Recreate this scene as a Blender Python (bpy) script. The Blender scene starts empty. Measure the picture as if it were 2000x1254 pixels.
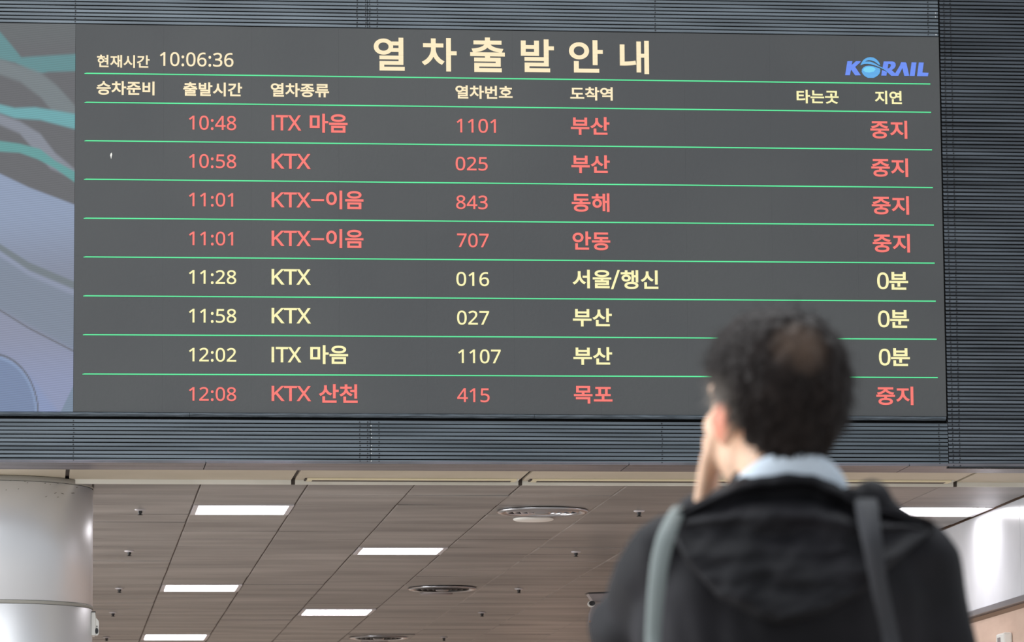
import bpy, bmesh, math, random
import numpy as np
from mathutils import Vector, Matrix, noise

# ------------------------------------------------------------------ camera
SC = bpy.context.scene
F_PX = 8350.0
EYE = Vector((0.0, 0.0, 0.95))
def _unit(v): return v / np.linalg.norm(v)
AY = _unit(np.array([73 - 1000.0, 1758 - 627.0, F_PX]))            # wall normal direction
AZ = np.array([524 - 1000.0, -56840 - 627.0, F_PX]); AZ = _unit(AZ - (AZ @ AY) * AY)
AX = np.cross(AY, AZ)
cam = bpy.data.cameras.new('camera')
cam_ob = bpy.data.objects.new('camera', cam)
SC.collection.objects.link(cam_ob)
M = Matrix(((AX[0], -AX[1], -AX[2], EYE.x), (AY[0], -AY[1], -AY[2], EYE.y), (AZ[0], -AZ[1], -AZ[2], EYE.z), (0, 0, 0, 1)))
cam_ob.matrix_world = M
cam.sensor_width = 36.0
cam.lens = F_PX / 2000.0 * 36.0
cam.clip_start = 0.1; cam.clip_end = 300
cam.dof.use_dof = True
cam.dof.focus_distance = 23.3
cam.dof.aperture_fstop = 10.0
SC.camera = cam_ob

def ray(x, y):
    d = np.array([x - 1000.0, y - 627.0, F_PX])
    return np.array([d @ AX, d @ AY, d @ AZ])
def at(x, y, Y):            # point of the plane Y = const behind a photo point
    r = ray(x, y); r = r / r[1] * Y
    return Vector((r[0], Y, r[2] + EYE.z))
def on_z(x, y, z):
    r = ray(x, y); r = r / r[2] * (z - EYE.z)
    return Vector((r[0], r[1], z))
def on_x(x, y, X):
    r = ray(x, y); r = r / r[0] * X
    return Vector((X, r[1], r[2] + EYE.z))

# ------------------------------------------------------------------ light and exposure
SC.view_settings.view_transform = 'Standard'
SC.view_settings.look = 'None'
SC.view_settings.exposure = 0.0
SC.view_settings.gamma = 1.0
SC.view_settings.use_curve_mapping = False
W = bpy.data.worlds.new('hall_daylight'); SC.world = W; W.use_nodes = True
W.node_tree.nodes['Background'].inputs[0].default_value = (0.86, 0.93, 1.0, 1)
W.node_tree.nodes['Background'].inputs[1].default_value = 0.62
def area(name, loc, aim, sx, sy, power, col):
    l = bpy.data.lights.new(name, 'AREA'); l.shape = 'RECTANGLE'; l.size = sx; l.size_y = sy
    l.energy = power; l.color = col
    o = bpy.data.objects.new(name, l); SC.collection.objects.link(o)
    o.location = loc
    o.rotation_euler = (Vector(aim) - Vector(loc)).to_track_quat('-Z', 'Y').to_euler()
    return o
area('skylight', (0.5, 11.0, 10.5), (2.0, 12.5, 0.0), 12, 12, 1300, (0.95, 0.98, 1.0))
area('glazing_light', (-9.0, 9.0, 4.2), (2.5, 14.0, 1.8), 12, 6, 1500, (0.93, 0.97, 1.0))

area('passage_light_rows', (-7.5, 34.0, 3.1), (-7.5, 34.0, 0.0), 9, 18, 750, (1.0, 0.97, 0.94))
area('wall_fill_light', (-4.5, 27.5, 1.9), (5.7, 26.5, 2.1), 4, 2.6, 260, (0.95, 0.97, 1.0))  # unseen fill lamp, added to brighten the white panels of the right wall
area('passage_light_far', (1.5, 48.5, 3.1), (1.5, 48.5, 0.0), 9, 8, 500, (1.0, 0.97, 0.94))

# ------------------------------------------------------------------ materials
def mat(name, col, rough=0.5, metal=0.0, emit=None, estr=1.0, spec=0.5):
    m = bpy.data.materials.new(name); m.use_nodes = True
    b = m.node_tree.nodes['Principled BSDF']
    b.inputs['Base Color'].default_value = (*col, 1)
    b.inputs['Roughness'].default_value = rough
    b.inputs['Metallic'].default_value = metal
    b.inputs['Specular IOR Level'].default_value = spec
    if emit is not None:
        b.inputs['Emission Color'].default_value = (*emit, 1)
        b.inputs['Emission Strength'].default_value = estr
    m.diffuse_color = (*col, 1)
    return m
def srgb(r, g, b):
    f = lambda c: (c / 255 / 12.92) if c / 255 <= 0.04045 else ((c / 255 + 0.055) / 1.055) ** 2.4
    return (f(r), f(g), f(b))
def mix_noise(m, c0, c1, scale, lo=0.35, hi=0.65, stretch=(1, 1, 1), detail=4, obj_random=0.0, bump=0.0, bscale=None, coord='Object', rough_to=None):
    nt = m.node_tree; N = nt.nodes; L = nt.links; b = N['Principled BSDF']
    tc = N.new('ShaderNodeTexCoord'); mp = N.new('ShaderNodeMapping'); mp.inputs['Scale'].default_value = stretch
    nz = N.new('ShaderNodeTexNoise'); nz.inputs['Scale'].default_value = scale; nz.inputs['Detail'].default_value = detail
    if coord == 'World':
        g = N.new('ShaderNodeNewGeometry'); L.new(g.outputs['Position'], mp.inputs['Vector'])
    else:
        L.new(tc.outputs[coord], mp.inputs['Vector'])
    L.new(mp.outputs[0], nz.inputs['Vector'])
    cr = N.new('ShaderNodeValToRGB')
    cr.color_ramp.elements[0].position = lo; cr.color_ramp.elements[0].color = (*c0, 1)
    cr.color_ramp.elements[1].position = hi; cr.color_ramp.elements[1].color = (*c1, 1)
    L.new(nz.outputs['Fac'], cr.inputs['Fac'])
    out = cr.outputs['Color']
    if obj_random:
        oi = N.new('ShaderNodeObjectInfo'); mr = N.new('ShaderNodeMapRange')
        mr.inputs['To Min'].default_value = 1 - obj_random; mr.inputs['To Max'].default_value = 1 + obj_random
        L.new(oi.outputs['Random'], mr.inputs['Value'])
        mx = N.new('ShaderNodeVectorMath'); mx.operation = 'SCALE'
        L.new(out, mx.inputs[0]); L.new(mr.outputs[0], mx.inputs['Scale']); out = mx.outputs[0]
    L.new(out, b.inputs['Base Color'])
    if bump:
        bp = N.new('ShaderNodeBump'); bp.inputs['Strength'].default_value = bump; bp.inputs['Distance'].default_value = 0.004
        n2 = N.new('ShaderNodeTexNoise'); n2.inputs['Scale'].default_value = bscale or scale * 4; n2.inputs['Detail'].default_value = 3
        L.new(mp.outputs[0], n2.inputs['Vector']); L.new(n2.outputs['Fac'], bp.inputs['Height']); L.new(bp.outputs[0], b.inputs['Normal'])
    if rough_to is not None:
        mr2 = N.new('ShaderNodeMapRange'); mr2.inputs['To Min'].default_value = b.inputs['Roughness'].default_value; mr2.inputs['To Max'].default_value = rough_to
        L.new(nz.outputs['Fac'], mr2.inputs['Value']); L.new(mr2.outputs[0], b.inputs['Roughness'])
    return m
def led(name, rgb, k=1.0):
    c = srgb(*rgb)
    m = mat(name, (0.02, 0.02, 0.02), 0.7, 0, c, k)
    nt = m.node_tree; N = nt.nodes; L = nt.links; b = N['Principled BSDF']
    # rows of light-emitting dots: a fine ripple of brightness up the panel
    g = N.new('ShaderNodeNewGeometry'); sx = N.new('ShaderNodeSeparateXYZ'); L.new(g.outputs['Position'], sx.inputs[0])
    mu = N.new('ShaderNodeMath'); mu.operation = 'MULTIPLY'; mu.inputs[1].default_value = 2 * math.pi / 0.0075
    L.new(sx.outputs['Z'], mu.inputs[0])
    sn = N.new('ShaderNodeMath'); sn.operation = 'SINE'; L.new(mu.outputs[0], sn.inputs[0])
    mr = N.new('ShaderNodeMapRange'); mr.inputs['From Min'].default_value = -1; mr.inputs['To Min'].default_value = 0.93 * k; mr.inputs['To Max'].default_value = 1.07 * k
    L.new(sn.outputs[0], mr.inputs['Value']); L.new(mr.outputs[0], b.inputs['Emission Strength'])
    return m

# ------------------------------------------------------------------ object helpers
def link(o, parent=None):
    SC.collection.objects.link(o)
    if parent is not None: o.parent = parent
    return o
def tag(o, label=None, cat=None, group=None, kind=None):
    if label: o['label'] = label
    if cat: o['category'] = cat
    if group: o['group'] = group
    if kind: o['kind'] = kind
    return o
def empty(name, loc=(0, 0, 0)):
    o = bpy.data.objects.new(name, None); o.empty_display_size = 0.1
    o.location = loc; return link(o)
def mesh_ob(name, verts, faces, m, parent=None, smooth=False, loc=None):
    """verts are world coordinates unless loc is given; the origin is put at the parent's base"""
    me = bpy.data.meshes.new(name)
    off = Vector((0, 0, 0))
    if parent is not None:
        p = parent
        while p is not None: off += p.location; p = p.parent
    me.from_pydata([tuple(Vector(v) - off) if loc is None else tuple(v) for v in verts], [], faces)
    me.update()
    if m is not None: me.materials.append(m)
    if smooth:
        for p in me.polygons: p.use_smooth = True
    o = bpy.data.objects.new(name, me)
    if loc is not None: o.location = Vector(loc) - off
    return link(o, parent)
def box_vf(x0, x1, y0, y1, z0, z1, base=0):
    v = [(x, y, z) for z in (z0, z1) for y in (y0, y1) for x in (x0, x1)]
    f = [(0, 2, 3, 1), (4, 5, 7, 6), (0, 1, 5, 4), (2, 6, 7, 3), (0, 4, 6, 2), (1, 3, 7, 5)]
    return v, [tuple(i + base for i in q) for q in f]
def box(name, x0, x1, y0, y1, z0, z1, m, parent=None, bevel=0.0):
    v, f = box_vf(x0, x1, y0, y1, z0, z1)
    o = mesh_ob(name, v, f, m, parent)
    if bevel:
        bm = bmesh.new(); bm.from_mesh(o.data)
        bmesh.ops.bevel(bm, geom=bm.edges[:], offset=bevel, segments=2, affect='EDGES', profile=0.6)
        bm.to_mesh(o.data); bm.free()
    return o
def prism_x(name, prof, x0, x1, m, parent=None, loc=None):
    """profile of (y, z) extruded along X"""
    n = len(prof)
    v = [(x0, y, z) for y, z in prof] + [(x1, y, z) for y, z in prof]
    f = [(i, (i + 1) % n, n + (i + 1) % n, n + i) for i in range(n)] + [tuple(range(n - 1, -1, -1)), tuple(range(n, 2 * n))]
    return mesh_ob(name, v, f, m, parent, loc=loc)
def prism_poly(name, pts, d, m, parent=None):
    """outline in the XZ plane (world 3-D points, all on one Y) given a thickness d towards the camera"""
    n = len(pts)
    v = [tuple(p) for p in pts] + [(p[0], p[1] - d, p[2]) for p in pts]
    me = bpy.data.meshes.new(name)
    f = [tuple(range(n)), tuple(range(2 * n - 1, n - 1, -1))] + [(i, n + i, n + (i + 1) % n, (i + 1) % n) for i in range(n)]
    return mesh_ob(name, v, f, m, parent)
def lathe(name, prof, m, parent=None, loc=(0, 0, 0), seg=48, smooth=True):
    v = []; f = []
    for r, z in prof:
        for k in range(seg):
            a = 2 * math.pi * k / seg
            v.append((r * math.cos(a), r * math.sin(a), z))
    for i in range(len(prof) - 1):
        for k in range(seg):
            a, b_ = i * seg + k, i * seg + (k + 1) % seg
            f.append((a, b_, b_ + seg, a + seg))
    o = mesh_ob(name, v, f, m, parent, smooth, loc=loc)
    return o
def smooth_by_angle(o, ang=35):
    for p in o.data.polygons: p.use_smooth = True
    try:
        o.data.set_sharp_from_angle(angle=math.radians(ang))
    except Exception: pass

Z_UP = lambda v: v
GLYPHS = {
    '간': '322|234 290,234 58,263 58,263 169,310 169,310 194,263 194,263 290|31 265,31 241,147 241 141 186 93 141,18 118,30 94 121 123 178 183,178 265|66 82,66 -20,277 -20,277 4,95 4,95 82',
    '곳': '322|51 274,51 251,238 251 238 228 238 202,230 166,259 163 267 200 267 228,267 252,267 274|135 205,135 141,18 141,18 118,303 118,303 141,164 141,164 205|145 92,145 78 145 37 96 5,38 -3,49 -26 97 -18 140 5,159 39 179 5 221 -18,270 -26,281 -3 223 5 174 37,174 78,174 92',
    '내': '322|186 283,186 -11,213 -11,213 137,258 137,258 -27,286 -27,286 290,258 290,258 161,213 161,213 283|33 80,33 55,53 55 87 55 123 57,167 65,163 90 126 83 92 81,62 80,62 251,33 251',
    '는': '322|17 128,17 105,304 105,304 128|56 278,56 171,271 171,271 194,85 194,85 278|54 73,54 -20,273 -20,273 4,83 4,83 73',
    '도': '322|54 264,54 118,146 118,146 37,18 37,18 13,305 13,305 37,175 37,175 118,271 118,271 141,83 141,83 240,268 240,268 264',
    '동': '322|160 87 93 87 52 67,52 30 52 -6 93 -27,160 -27 228 -27 269 -6,269 30 269 67 228 87|160 64 210 64 239 52,239 30 239 8 210 -4,160 -4 111 -4 81 8,81 30 81 52 111 64|54 275,54 170,146 170,146 133,18 133,18 110,304 110,304 133,175 133,175 170,270 170,270 193,82 193,82 252,268 252,268 275',
    '류': '322|17 101,17 77,92 77,92 -27,121 -27,121 77,201 77,201 -27,230 -27,230 77,304 77,304 101|53 157,53 133,277 133,277 157,82 157,82 196,270 196,270 277,51 277,51 254,240 254,240 218,53 218',
    '마': '322|30 258,30 53,175 53,175 258|147 235,147 77,58 77,58 235|232 290,232 -27,261 -27,261 139,313 139,313 163,261 163,261 290',
    '목': '322|238 253,238 192,83 192,83 253|49 73,49 49,239 49,239 -27,268 -27,268 73|18 129,18 105,304 105,304 129,175 129,175 169,267 169,267 276,54 276,54 169,146 169,146 129',
    '발': '322|30 276,30 138,177 138,177 276,148 276,148 231,59 231,59 276|59 208,148 208,148 162,59 162|234 290,234 126,263 126,263 197,310 197,310 221,263 221,263 290|63 0,63 -24,275 -24,275 0,91 0,91 34,263 34,263 111,62 111,62 88,235 88,235 56,63 56',
    '번': '322|62 190,147 190,147 132,62 132|33 268,33 109,176 109,176 176,249 176,249 55,278 55,278 289,249 289,249 200,176 200,176 268,147 268,147 213,62 213,62 268|75 78,75 -20,285 -20,285 4,104 4,104 78',
    '부': '322|54 277,54 140,268 140,268 277,239 277,239 233,82 233,82 277|82 210,239 210,239 164,82 164|17 102,17 78,146 78,146 -27,174 -27,174 78,304 78,304 102',
    '분': '322|55 279,55 153,266 153,266 279,237 279,237 239,84 239,84 279|84 217,237 217,237 176,84 176|17 122,17 99,148 99,148 37,177 37,177 99,304 99,304 122|54 66,54 -20,272 -20,272 4,82 4,82 66',
    '비': '322|248 290,248 -28,277 -28,277 290|35 263,35 49,185 49,185 263,156 263,156 179,64 179,64 263|64 156,156 156,156 73,64 73',
    '산': '322|95 270,95 231 95 182 64 140,16 123,32 99 69 114 97 143,111 180 125 146 152 120,187 107,202 130 156 146 124 187,124 230,124 270|234 290,234 56,263 56,263 168,310 168,310 193,263 193,263 290|67 78,67 -20,277 -20,277 4,96 4,96 78',
    '서': '322|249 290,249 182,176 182,176 158,249 158,249 -28,278 -28,278 290|99 262,99 206 99 147 64 86,17 63,35 40 71 59 100 99,114 146 128 101 157 64,193 45,210 69 164 90 129 148,129 206,129 262',
    '승': '322|18 138,18 115,304 115,304 138|160 85 92 85 52 65,52 29 52 -7 92 -27,160 -27 228 -27 269 -7,269 29 269 65 228 85|160 63 210 63 239 51,239 29 239 8 210 -4,160 -4 111 -4 81 8,81 29 81 51 111 63|146 284,146 270 146 229 91 194,34 187,45 164 94 171 141 196,161 232 181 197 228 171,276 164,287 187 231 194 175 230,175 270,175 284',
    '시': '322|248 290,248 -28,277 -28,277 290|101 262,101 206 101 145 63 85,16 63,34 39 71 57 101 97,116 145 131 99 161 62,197 45,214 68 168 89 130 148,130 206,130 262',
    '신': '322|248 289,248 57,277 57,277 289|74 78,74 -20,287 -20,287 4,103 4,103 78|100 272,100 240 100 190 68 144,21 126,36 103 73 118 101 148,115 187 129 151 157 123,193 109,208 132 161 149 129 192,129 240,129 272',
    '안': '322|106 267 59 267 23 235,23 189 23 144 59 111,106 111 153 111 188 144,188 189 188 235 153 267|106 242 137 242 160 220,160 189 160 158 137 137,106 137 75 137 51 158,51 189 51 220 75 242|234 290,234 56,263 56,263 169,310 169,310 193,263 193,263 290|66 80,66 -20,277 -20,277 4,95 4,95 80',
    '역': '322|67 85,67 62,249 62,249 -27,278 -27,278 85|104 247 134 247 158 225,158 196 158 165 134 144,104 144 73 144 50 165,50 196 50 225 73 247|249 219,249 172,182 172,185 196,182 219|104 272 57 272 22 240,22 196 22 151 57 119,104 119 131 119 154 130,169 148,249 148,249 103,278 103,278 290,249 290,249 243,169 243 154 261 131 272',
    '연': '322|104 243 134 243 158 221,158 190 158 158 134 136,104 136 73 136 50 158,50 190 50 221 73 243|249 216,249 164,181 164 184 172 185 181,185 190 185 199 184 208,181 216|104 269 57 269 22 236,22 190 22 144 57 111,104 111 131 111 154 122,169 140,249 140,249 55,278 55,278 289,249 289,249 240,168 240 154 258 131 269|76 79,76 -20,287 -20,287 4,105 4,105 79',
    '열': '322|104 255 135 255 158 235,158 207 158 178 135 158,104 158 73 158 50 178,50 207 50 235 73 255|182 228,249 228,249 186,182 186,185 207|249 290,249 251,169 251 155 269 132 279,104 279 57 279 22 249,22 207 22 164 57 134,104 134 132 134 156 145,170 163,249 163,249 127,278 127,278 290|75 0,75 -23,290 -23,290 0,103 0,103 35,278 35,278 111,74 111,74 88,249 88,249 57,75 57',
    '울': '322|160 286 90 286 49 266,49 231 49 196 90 176,160 176 230 176 272 196,272 231 272 266 230 286|160 264 212 264 242 252,242 231 242 210 212 198,160 198 109 198 79 210,79 231 79 252 109 264|53 -1,53 -24,276 -24,276 -1,81 -1,81 31,267 31,267 103,175 103,175 132,304 132,304 155,18 155,18 132,146 132,146 103,52 103,52 81,238 81,238 53,53 53',
    '음': '322|160 283 92 283 49 260,49 222 49 185 92 163,160 163 229 163 272 185,272 222 272 260 229 283|160 259 210 259 242 246,242 222 242 200 210 186,160 186 110 186 79 200,79 222 79 246 110 259|53 81,53 -23,269 -23,269 81|240 58,240 1,81 1,81 58|18 136,18 112,304 112,304 136',
    '이': '322|248 290,248 -28,277 -28,277 290|110 265 63 265 29 222,29 155 29 87 63 44,110 44 156 44 190 87,190 155 190 222 156 265|110 239 140 239 162 206,162 155 162 103 140 70,110 70 78 70 57 103,57 155 57 206 78 239',
    '재': '322|190 283,190 -11,218 -11,218 137,259 137,259 -27,287 -27,287 290,259 290,259 162,218 162,218 283|22 252,22 228,83 228,83 204 83 140 60 85,14 60,32 38 65 57 87 92,98 135 109 97 130 66,162 49,179 71 134 95 111 146,111 204,111 228,168 228,168 252',
    '종': '322|160 83 92 83 52 63,52 28 52 -7 92 -27,160 -27 228 -27 269 -7,269 28 269 63 228 83|160 60 210 60 239 48,239 28 239 7 210 -4,160 -4 110 -4 81 7,81 28 81 48 110 60|18 132,18 108,304 108,304 132,175 132,175 177,146 177,146 132|44 275,44 251,142 251 139 217 89 190,33 184,44 161 96 167 144 190,160 225 178 190 225 167,277 161,288 184 232 190 182 217,179 251,278 251,278 275',
    '준': '322|44 274,44 250,142 250 142 212 91 180,35 173,46 150 97 157 144 182,160 219 178 182 224 157,276 150,286 173 230 180 179 212,179 250,278 250,278 274|17 127,17 103,148 103,148 39,177 39,177 103,304 103,304 127|54 70,54 -20,272 -20,272 4,83 4,83 70',
    '중': '322|160 62 210 62 239 50,239 29 239 8 210 -4,160 -4 111 -4 81 8,81 29 81 50 111 62|18 141,18 118,146 118,146 84 87 82 52 62,52 29 52 -7 92 -27,160 -27 228 -27 269 -7,269 29 269 62 234 82,175 84,175 118,304 118,304 141|44 275,44 251,142 251 139 217 89 189,34 183,44 160 96 167 144 190,160 225 178 190 225 167,277 160,288 183 232 189 182 217,179 251,278 251,278 275',
    '지': '322|248 290,248 -27,277 -27,277 290|28 257,28 233,101 233,101 193 101 138 63 78,18 57,34 34 70 52 102 92,116 138 131 95 162 58,199 41,215 64 168 85 131 139,131 193,131 233,204 233,204 257',
    '차': '322|94 284,94 235,23 235,23 211,95 211,95 187 95 133 61 78,14 56,31 34 67 51 96 88,109 131 123 91 150 57,184 40,200 62 155 84 123 136,123 187,123 211,193 211,193 235,123 235,123 284|232 290,232 -27,261 -27,261 135,313 135,313 160,261 160,261 290',
    '착': '322|57 80,57 56,234 56,234 -28,263 -28,263 80|97 291,97 251,26 251,26 227,97 227,97 221 97 178 65 140,18 126,32 103 69 115 98 141,111 175 125 144 153 120,189 109,203 132 156 146 125 182,125 221,125 227,195 227,195 251,126 251,126 291|234 290,234 96,263 96,263 181,310 181,310 205,263 205,263 290',
    '천': '322|97 287,97 247,26 247,26 224,97 224,97 214 97 169 65 130,18 114,33 92 70 105 98 132,112 166 126 134 154 109,190 97,204 120 158 135 125 172,125 214,125 224,195 224,195 247,126 247,126 287|249 289,249 192,185 192,185 168,249 168,249 53,278 53,278 289|76 74,76 -20,287 -20,287 4,105 4,105 74',
    '출': '322|53 -1,53 -24,276 -24,276 -1,81 -1,81 28,267 28,267 98,175 98,175 127,303 127,303 149,18 149,18 127,146 127,146 98,52 98,52 76,238 76,238 49,53 49|47 262,47 239,144 239 139 209 91 189,33 185,41 163 95 167 141 184,160 214 180 184 227 167,279 163,288 185 230 189 182 209,177 239,275 239,275 262,175 262,175 291,146 291,146 262',
    '타': '322|31 261,31 49,56 49 115 49 157 51,205 59,202 83 155 75 116 73,60 73,60 148,172 148,172 172,60 172,60 237,179 237,179 261|232 290,232 -27,261 -27,261 138,313 138,313 162,261 162,261 290',
    '포': '322|43 132,43 109,146 109,146 36,18 36,18 12,305 12,305 36,174 36,174 109,277 109,277 132,228 132,228 235,278 235,278 259,43 259,43 235,92 235,92 132|121 235,200 235,200 132,121 132',
    '해': '322|96 190 56 190 28 161,28 118 28 76 56 46,96 46 135 46 164 76,164 118 164 161 135 190|96 166 120 166 138 146,138 118 138 90 120 71,96 71 71 71 54 90,54 118 54 146 71 166|81 280,81 235,17 235,17 211,174 211,174 235,110 235,110 280|190 282,190 -12,217 -12,217 132,258 132,258 -27,285 -27,285 290,258 290,258 156,217 156,217 282',
    '행': '322|96 212 57 212 29 191,29 158 29 125 57 104,96 104 136 104 164 125,164 158 164 191 136 212|96 190 121 190 138 178,138 158 138 138 121 125,96 125 72 125 55 138,55 158 55 178 72 190|180 84 114 84 75 64,75 28 75 -7 114 -27,180 -27 246 -27 286 -7,286 28 286 64 246 84|180 61 229 61 257 50,257 28 257 8 229 -4,180 -4 132 -4 103 8,103 28 103 50 132 61|189 283,189 100,216 100,216 180,257 180,257 89,284 89,284 290,257 290,257 203,216 203,216 283|82 287,82 252,16 252,16 229,176 229,176 252,111 252,111 287',
    '현': '322|107 210 65 210 36 186,36 150 36 113 65 89,107 89 150 89 179 113,179 150 179 186 150 210|107 187 134 187 152 172,152 150 152 127 134 112,107 112 81 112 63 127,63 150 63 172 81 187|195 139,195 115,249 115,249 48,278 48,278 289,249 289,249 205,195 205,195 181,249 181,249 139|93 290,93 251,18 251,18 227,195 227,195 251,122 251,122 290|75 69,75 -20,285 -20,285 4,104 4,104 69',
    '호': '322|160 175 206 175 235 161,235 138 235 114 206 101,160 101 114 101 86 114,86 138 86 161 114 175|146 284,146 243,32 243,32 219,289 219,289 243,175 243,175 284|160 198 96 198 57 176,57 138 57 103 90 81,146 78,146 34,18 34,18 10,305 10,305 34,175 34,175 78 230 81 264 103,264 138 264 176 224 198',
    '0': '459|419 287 419 241 416 199,409 163 402 126 391 96,376 70 360 45 341 25,316 12 292 -1 263 -8,229 -8 186 -8 150 4,122 27 94 51 73 85,60 129 46 173 39 226,39 287 39 349 46 402,58 446 71 490 91 523,119 547 146 570 183 581,229 581 271 581 307 570,335 547 364 523 385 490,399 446 412 402 419 349|110 287 110 235 114 191,121 156 129 122 142 96,159 78 177 61 200 52,229 52 257 52 281 61,298 78 315 95 328 121,336 156 344 191 348 235,348 287 348 339 344 383,336 417 328 452 315 478,298 495 281 513 257 521,229 521 200 521 177 513,159 495 142 478 129 452,121 417 114 383 110 339',
    '1': '459|285 0,216 0,216 400,216 439,217 470,219 499,196 477,169 455,108 405,71 452,226 573,285 573',
    '2': '459|417 0,38 0,38 59,188 210,261 287 281 310 296 332,306 353 316 375 322 399,322 424 322 456 312 480,294 496 275 512 250 520,221 520 193 520 168 516,147 506 126 496 105 483,83 466,45 513 60 526 76 538,94 548 112 558 132 566,153 572 174 578 196 581,221 581 256 581 287 574,313 562 338 550 358 532,372 510 387 487 394 460,394 428 394 398 388 370,375 344 363 318 346 292,324 267 302 241 276 214,247 185,128 67,128 64,417 64',
    '3': '459|395 439 395 413 391 391,381 372 371 353 358 338,340 326 322 315 301 306,277 302,277 298 323 293 357 279,379 255 402 231 413 201,413 163 413 130 405 100,390 74 374 48 350 28,318 14 286 -1 244 -8,193 -8 163 -8 136 -6,110 -1 84 3 60 11,36 23,36 89 60 77 86 68,114 61 142 55 168 51,194 51 245 51 282 61,305 81 328 101 339 129,339 164 339 188 333 208,320 223 308 237 289 248,265 255 241 262 213 265,179 265,123 265,123 326,180 326 211 326 238 330,259 339 280 348 296 361,307 377 318 394 323 412,323 434 323 462 314 483,295 498 276 514 251 521,219 521 199 521 180 519,164 515 147 511 132 506,117 498,75 473,39 521 60 537 85 551,115 563 145 575 180 581,218 581 278 581 323 567,352 540 381 514 395 480',
    '4': '459|443 130,359 130,359 0,291 0,291 130,17 130,17 190,286 576,359 576,359 193,443 193|291 374,291 412,293 444,294 474,295 500,292 500,276 468,257 438,86 193,291 193',
    '5': '459|221 351 260 351 294 345,322 331 351 318 374 299,389 274 405 249 413 219,413 183 413 143 404 109,387 81 370 52 346 30,314 15 282 0 244 -8,199 -8 169 -8 142 -5,116 0 90 5 68 13,51 23,51 90 70 78 93 69,121 62 148 55 175 52,200 52 228 52 253 57,274 65 295 74 311 88,323 106 335 125 341 148,341 176 341 213 329 242,306 262 283 282 247 292,197 292,146 288,99 280,64 302,86 573,373 573,373 508,146 508,132 342,169 348',
    '6': '459|44 245 44 278 46 310,51 342 55 374 63 405,75 433 86 462 101 487,121 510 141 532 166 549,196 562 226 574 263 581,306 581,344 579,377 573,377 513,344 520,308 523 271 523 240 517,216 504 191 492 172 475,158 454 143 433 133 408,127 380 120 352 116 323,115 291,119 291 128 304 138 315,150 326 162 336 177 344,194 350 212 356 232 358,255 358 288 358 317 352,342 338 367 324 386 305,400 279 414 253 421 221,421 184 421 145 414 111,399 82 384 53 363 31,336 15 309 0 276 -8,239 -8 212 -8 186 -3,163 7 139 17 119 33,101 54 83 75 69 101,59 133 49 165 44 202|238 51 272 51 299 62,320 84 341 105 351 139,351 184 351 221 342 250,324 271 305 292 277 303,241 303 215 303 194 298,175 287 156 277 142 264,131 248 121 232 115 215,115 198 115 180 118 163,123 146 128 129 136 113,146 99 157 84 170 73,185 64 200 56 218 51',
    '7': '459|109 0,344 508,35 508,35 573,419 573,419 518,187 0',
    '8': '459|229 581 262 581 292 575,318 565 343 555 363 539,378 519 393 499 400 473,400 443 400 420 395 400,385 383 375 366 362 351,346 338 329 325 311 313,291 303 315 292 336 279,355 265 374 251 390 234,401 216 413 197 419 175,419 148 419 116 411 89,395 65 380 42 358 24,330 11 302 -2 269 -8,231 -8 190 -8 155 -2,126 10 98 23 76 40,61 63 47 86 39 113,39 146 39 172 45 195,56 214 67 233 81 250,99 264 118 278 137 289,158 299 139 310 122 322,107 336 92 349 80 365,71 383 62 400 58 421,58 444 58 474 65 498,80 518 95 538 115 554,141 565 167 575 196 581|108 145 108 117 118 94,138 76 158 57 188 48,229 48 268 48 298 57,319 76 339 94 350 118,350 148 350 166 345 183,335 197 325 211 311 224,293 235 275 246 254 256,229 265,217 270 193 260 173 249,157 237 141 226 129 212,121 197 112 182 108 165|228 524 198 524 174 517,155 502 136 488 127 468,127 441 127 421 131 405,141 391 150 378 163 367,179 357,232 330 250 338 267 347,282 357 297 366 308 378,317 392 326 405 330 422,330 441 330 468 321 488,302 502 284 517 259 524',
    '9': '459|417 328 417 295 415 263,410 231 406 198 398 168,387 139 375 111 360 85,340 63 320 41 295 23,265 11 234 -2 197 -8,154 -8,117 -6,82 0,82 60,115 53,152 50 190 50 221 56,245 68 269 80 289 97,303 118 318 139 328 164,334 192 341 220 345 250,346 281,341 281 333 268 323 257,310 247 298 237 283 229,266 223 248 217 228 214,204 214 172 214 143 221,118 235 93 248 74 268,61 294 47 319 40 350,40 387 40 427 48 462,63 491 78 520 99 542,127 557 154 573 186 581,223 581 250 581 276 575,299 565 323 555 343 539,361 518 379 497 392 471,402 439 412 408 417 371|223 521 190 521 163 510,142 488 120 466 110 433,110 388 110 351 119 322,137 301 155 280 182 269,220 269 245 269 268 275,286 285 305 296 320 309,330 325 340 341 346 357,346 374 346 392 343 409,338 426 333 444 325 460,315 474 305 488 292 500,277 508 261 517 243 521',
    ':': '215|58 43 58 63 63 77,72 85 82 93 93 97,107 97 121 97 132 93,142 85 152 77 157 63,157 43 157 24 152 10,142 2 132 -7 121 -11,107 -11 93 -11 82 -7,72 2 63 10 58 24|58 387 58 407 63 421,72 429 82 437 93 441,107 441 121 441 132 437,142 429 152 421 157 407,157 387 157 367 152 353,142 345 132 336 121 332,107 332 93 332 82 336,72 345 63 353 58 367',
    '/': '298|290 573,77 0,8 0,221 573',
    'K': '496|496 0,411 0,209 273,150 222,150 0,78 0,78 573,150 573,150 290,199 345,249 399,403 573,488 573,261 323',
    'T': '446|259 0,187 0,187 509,8 509,8 573,437 573,437 509,259 509',
    'X': '470|467 0,385 0,233 249,79 0,3 0,193 298,15 573,95 573,236 348,377 573,453 573,276 300',
    'I': '215|143 0,71 0,71 573,143 573',
    '-': '258|32 184,32 246,226 246,226 184',
}
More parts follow.
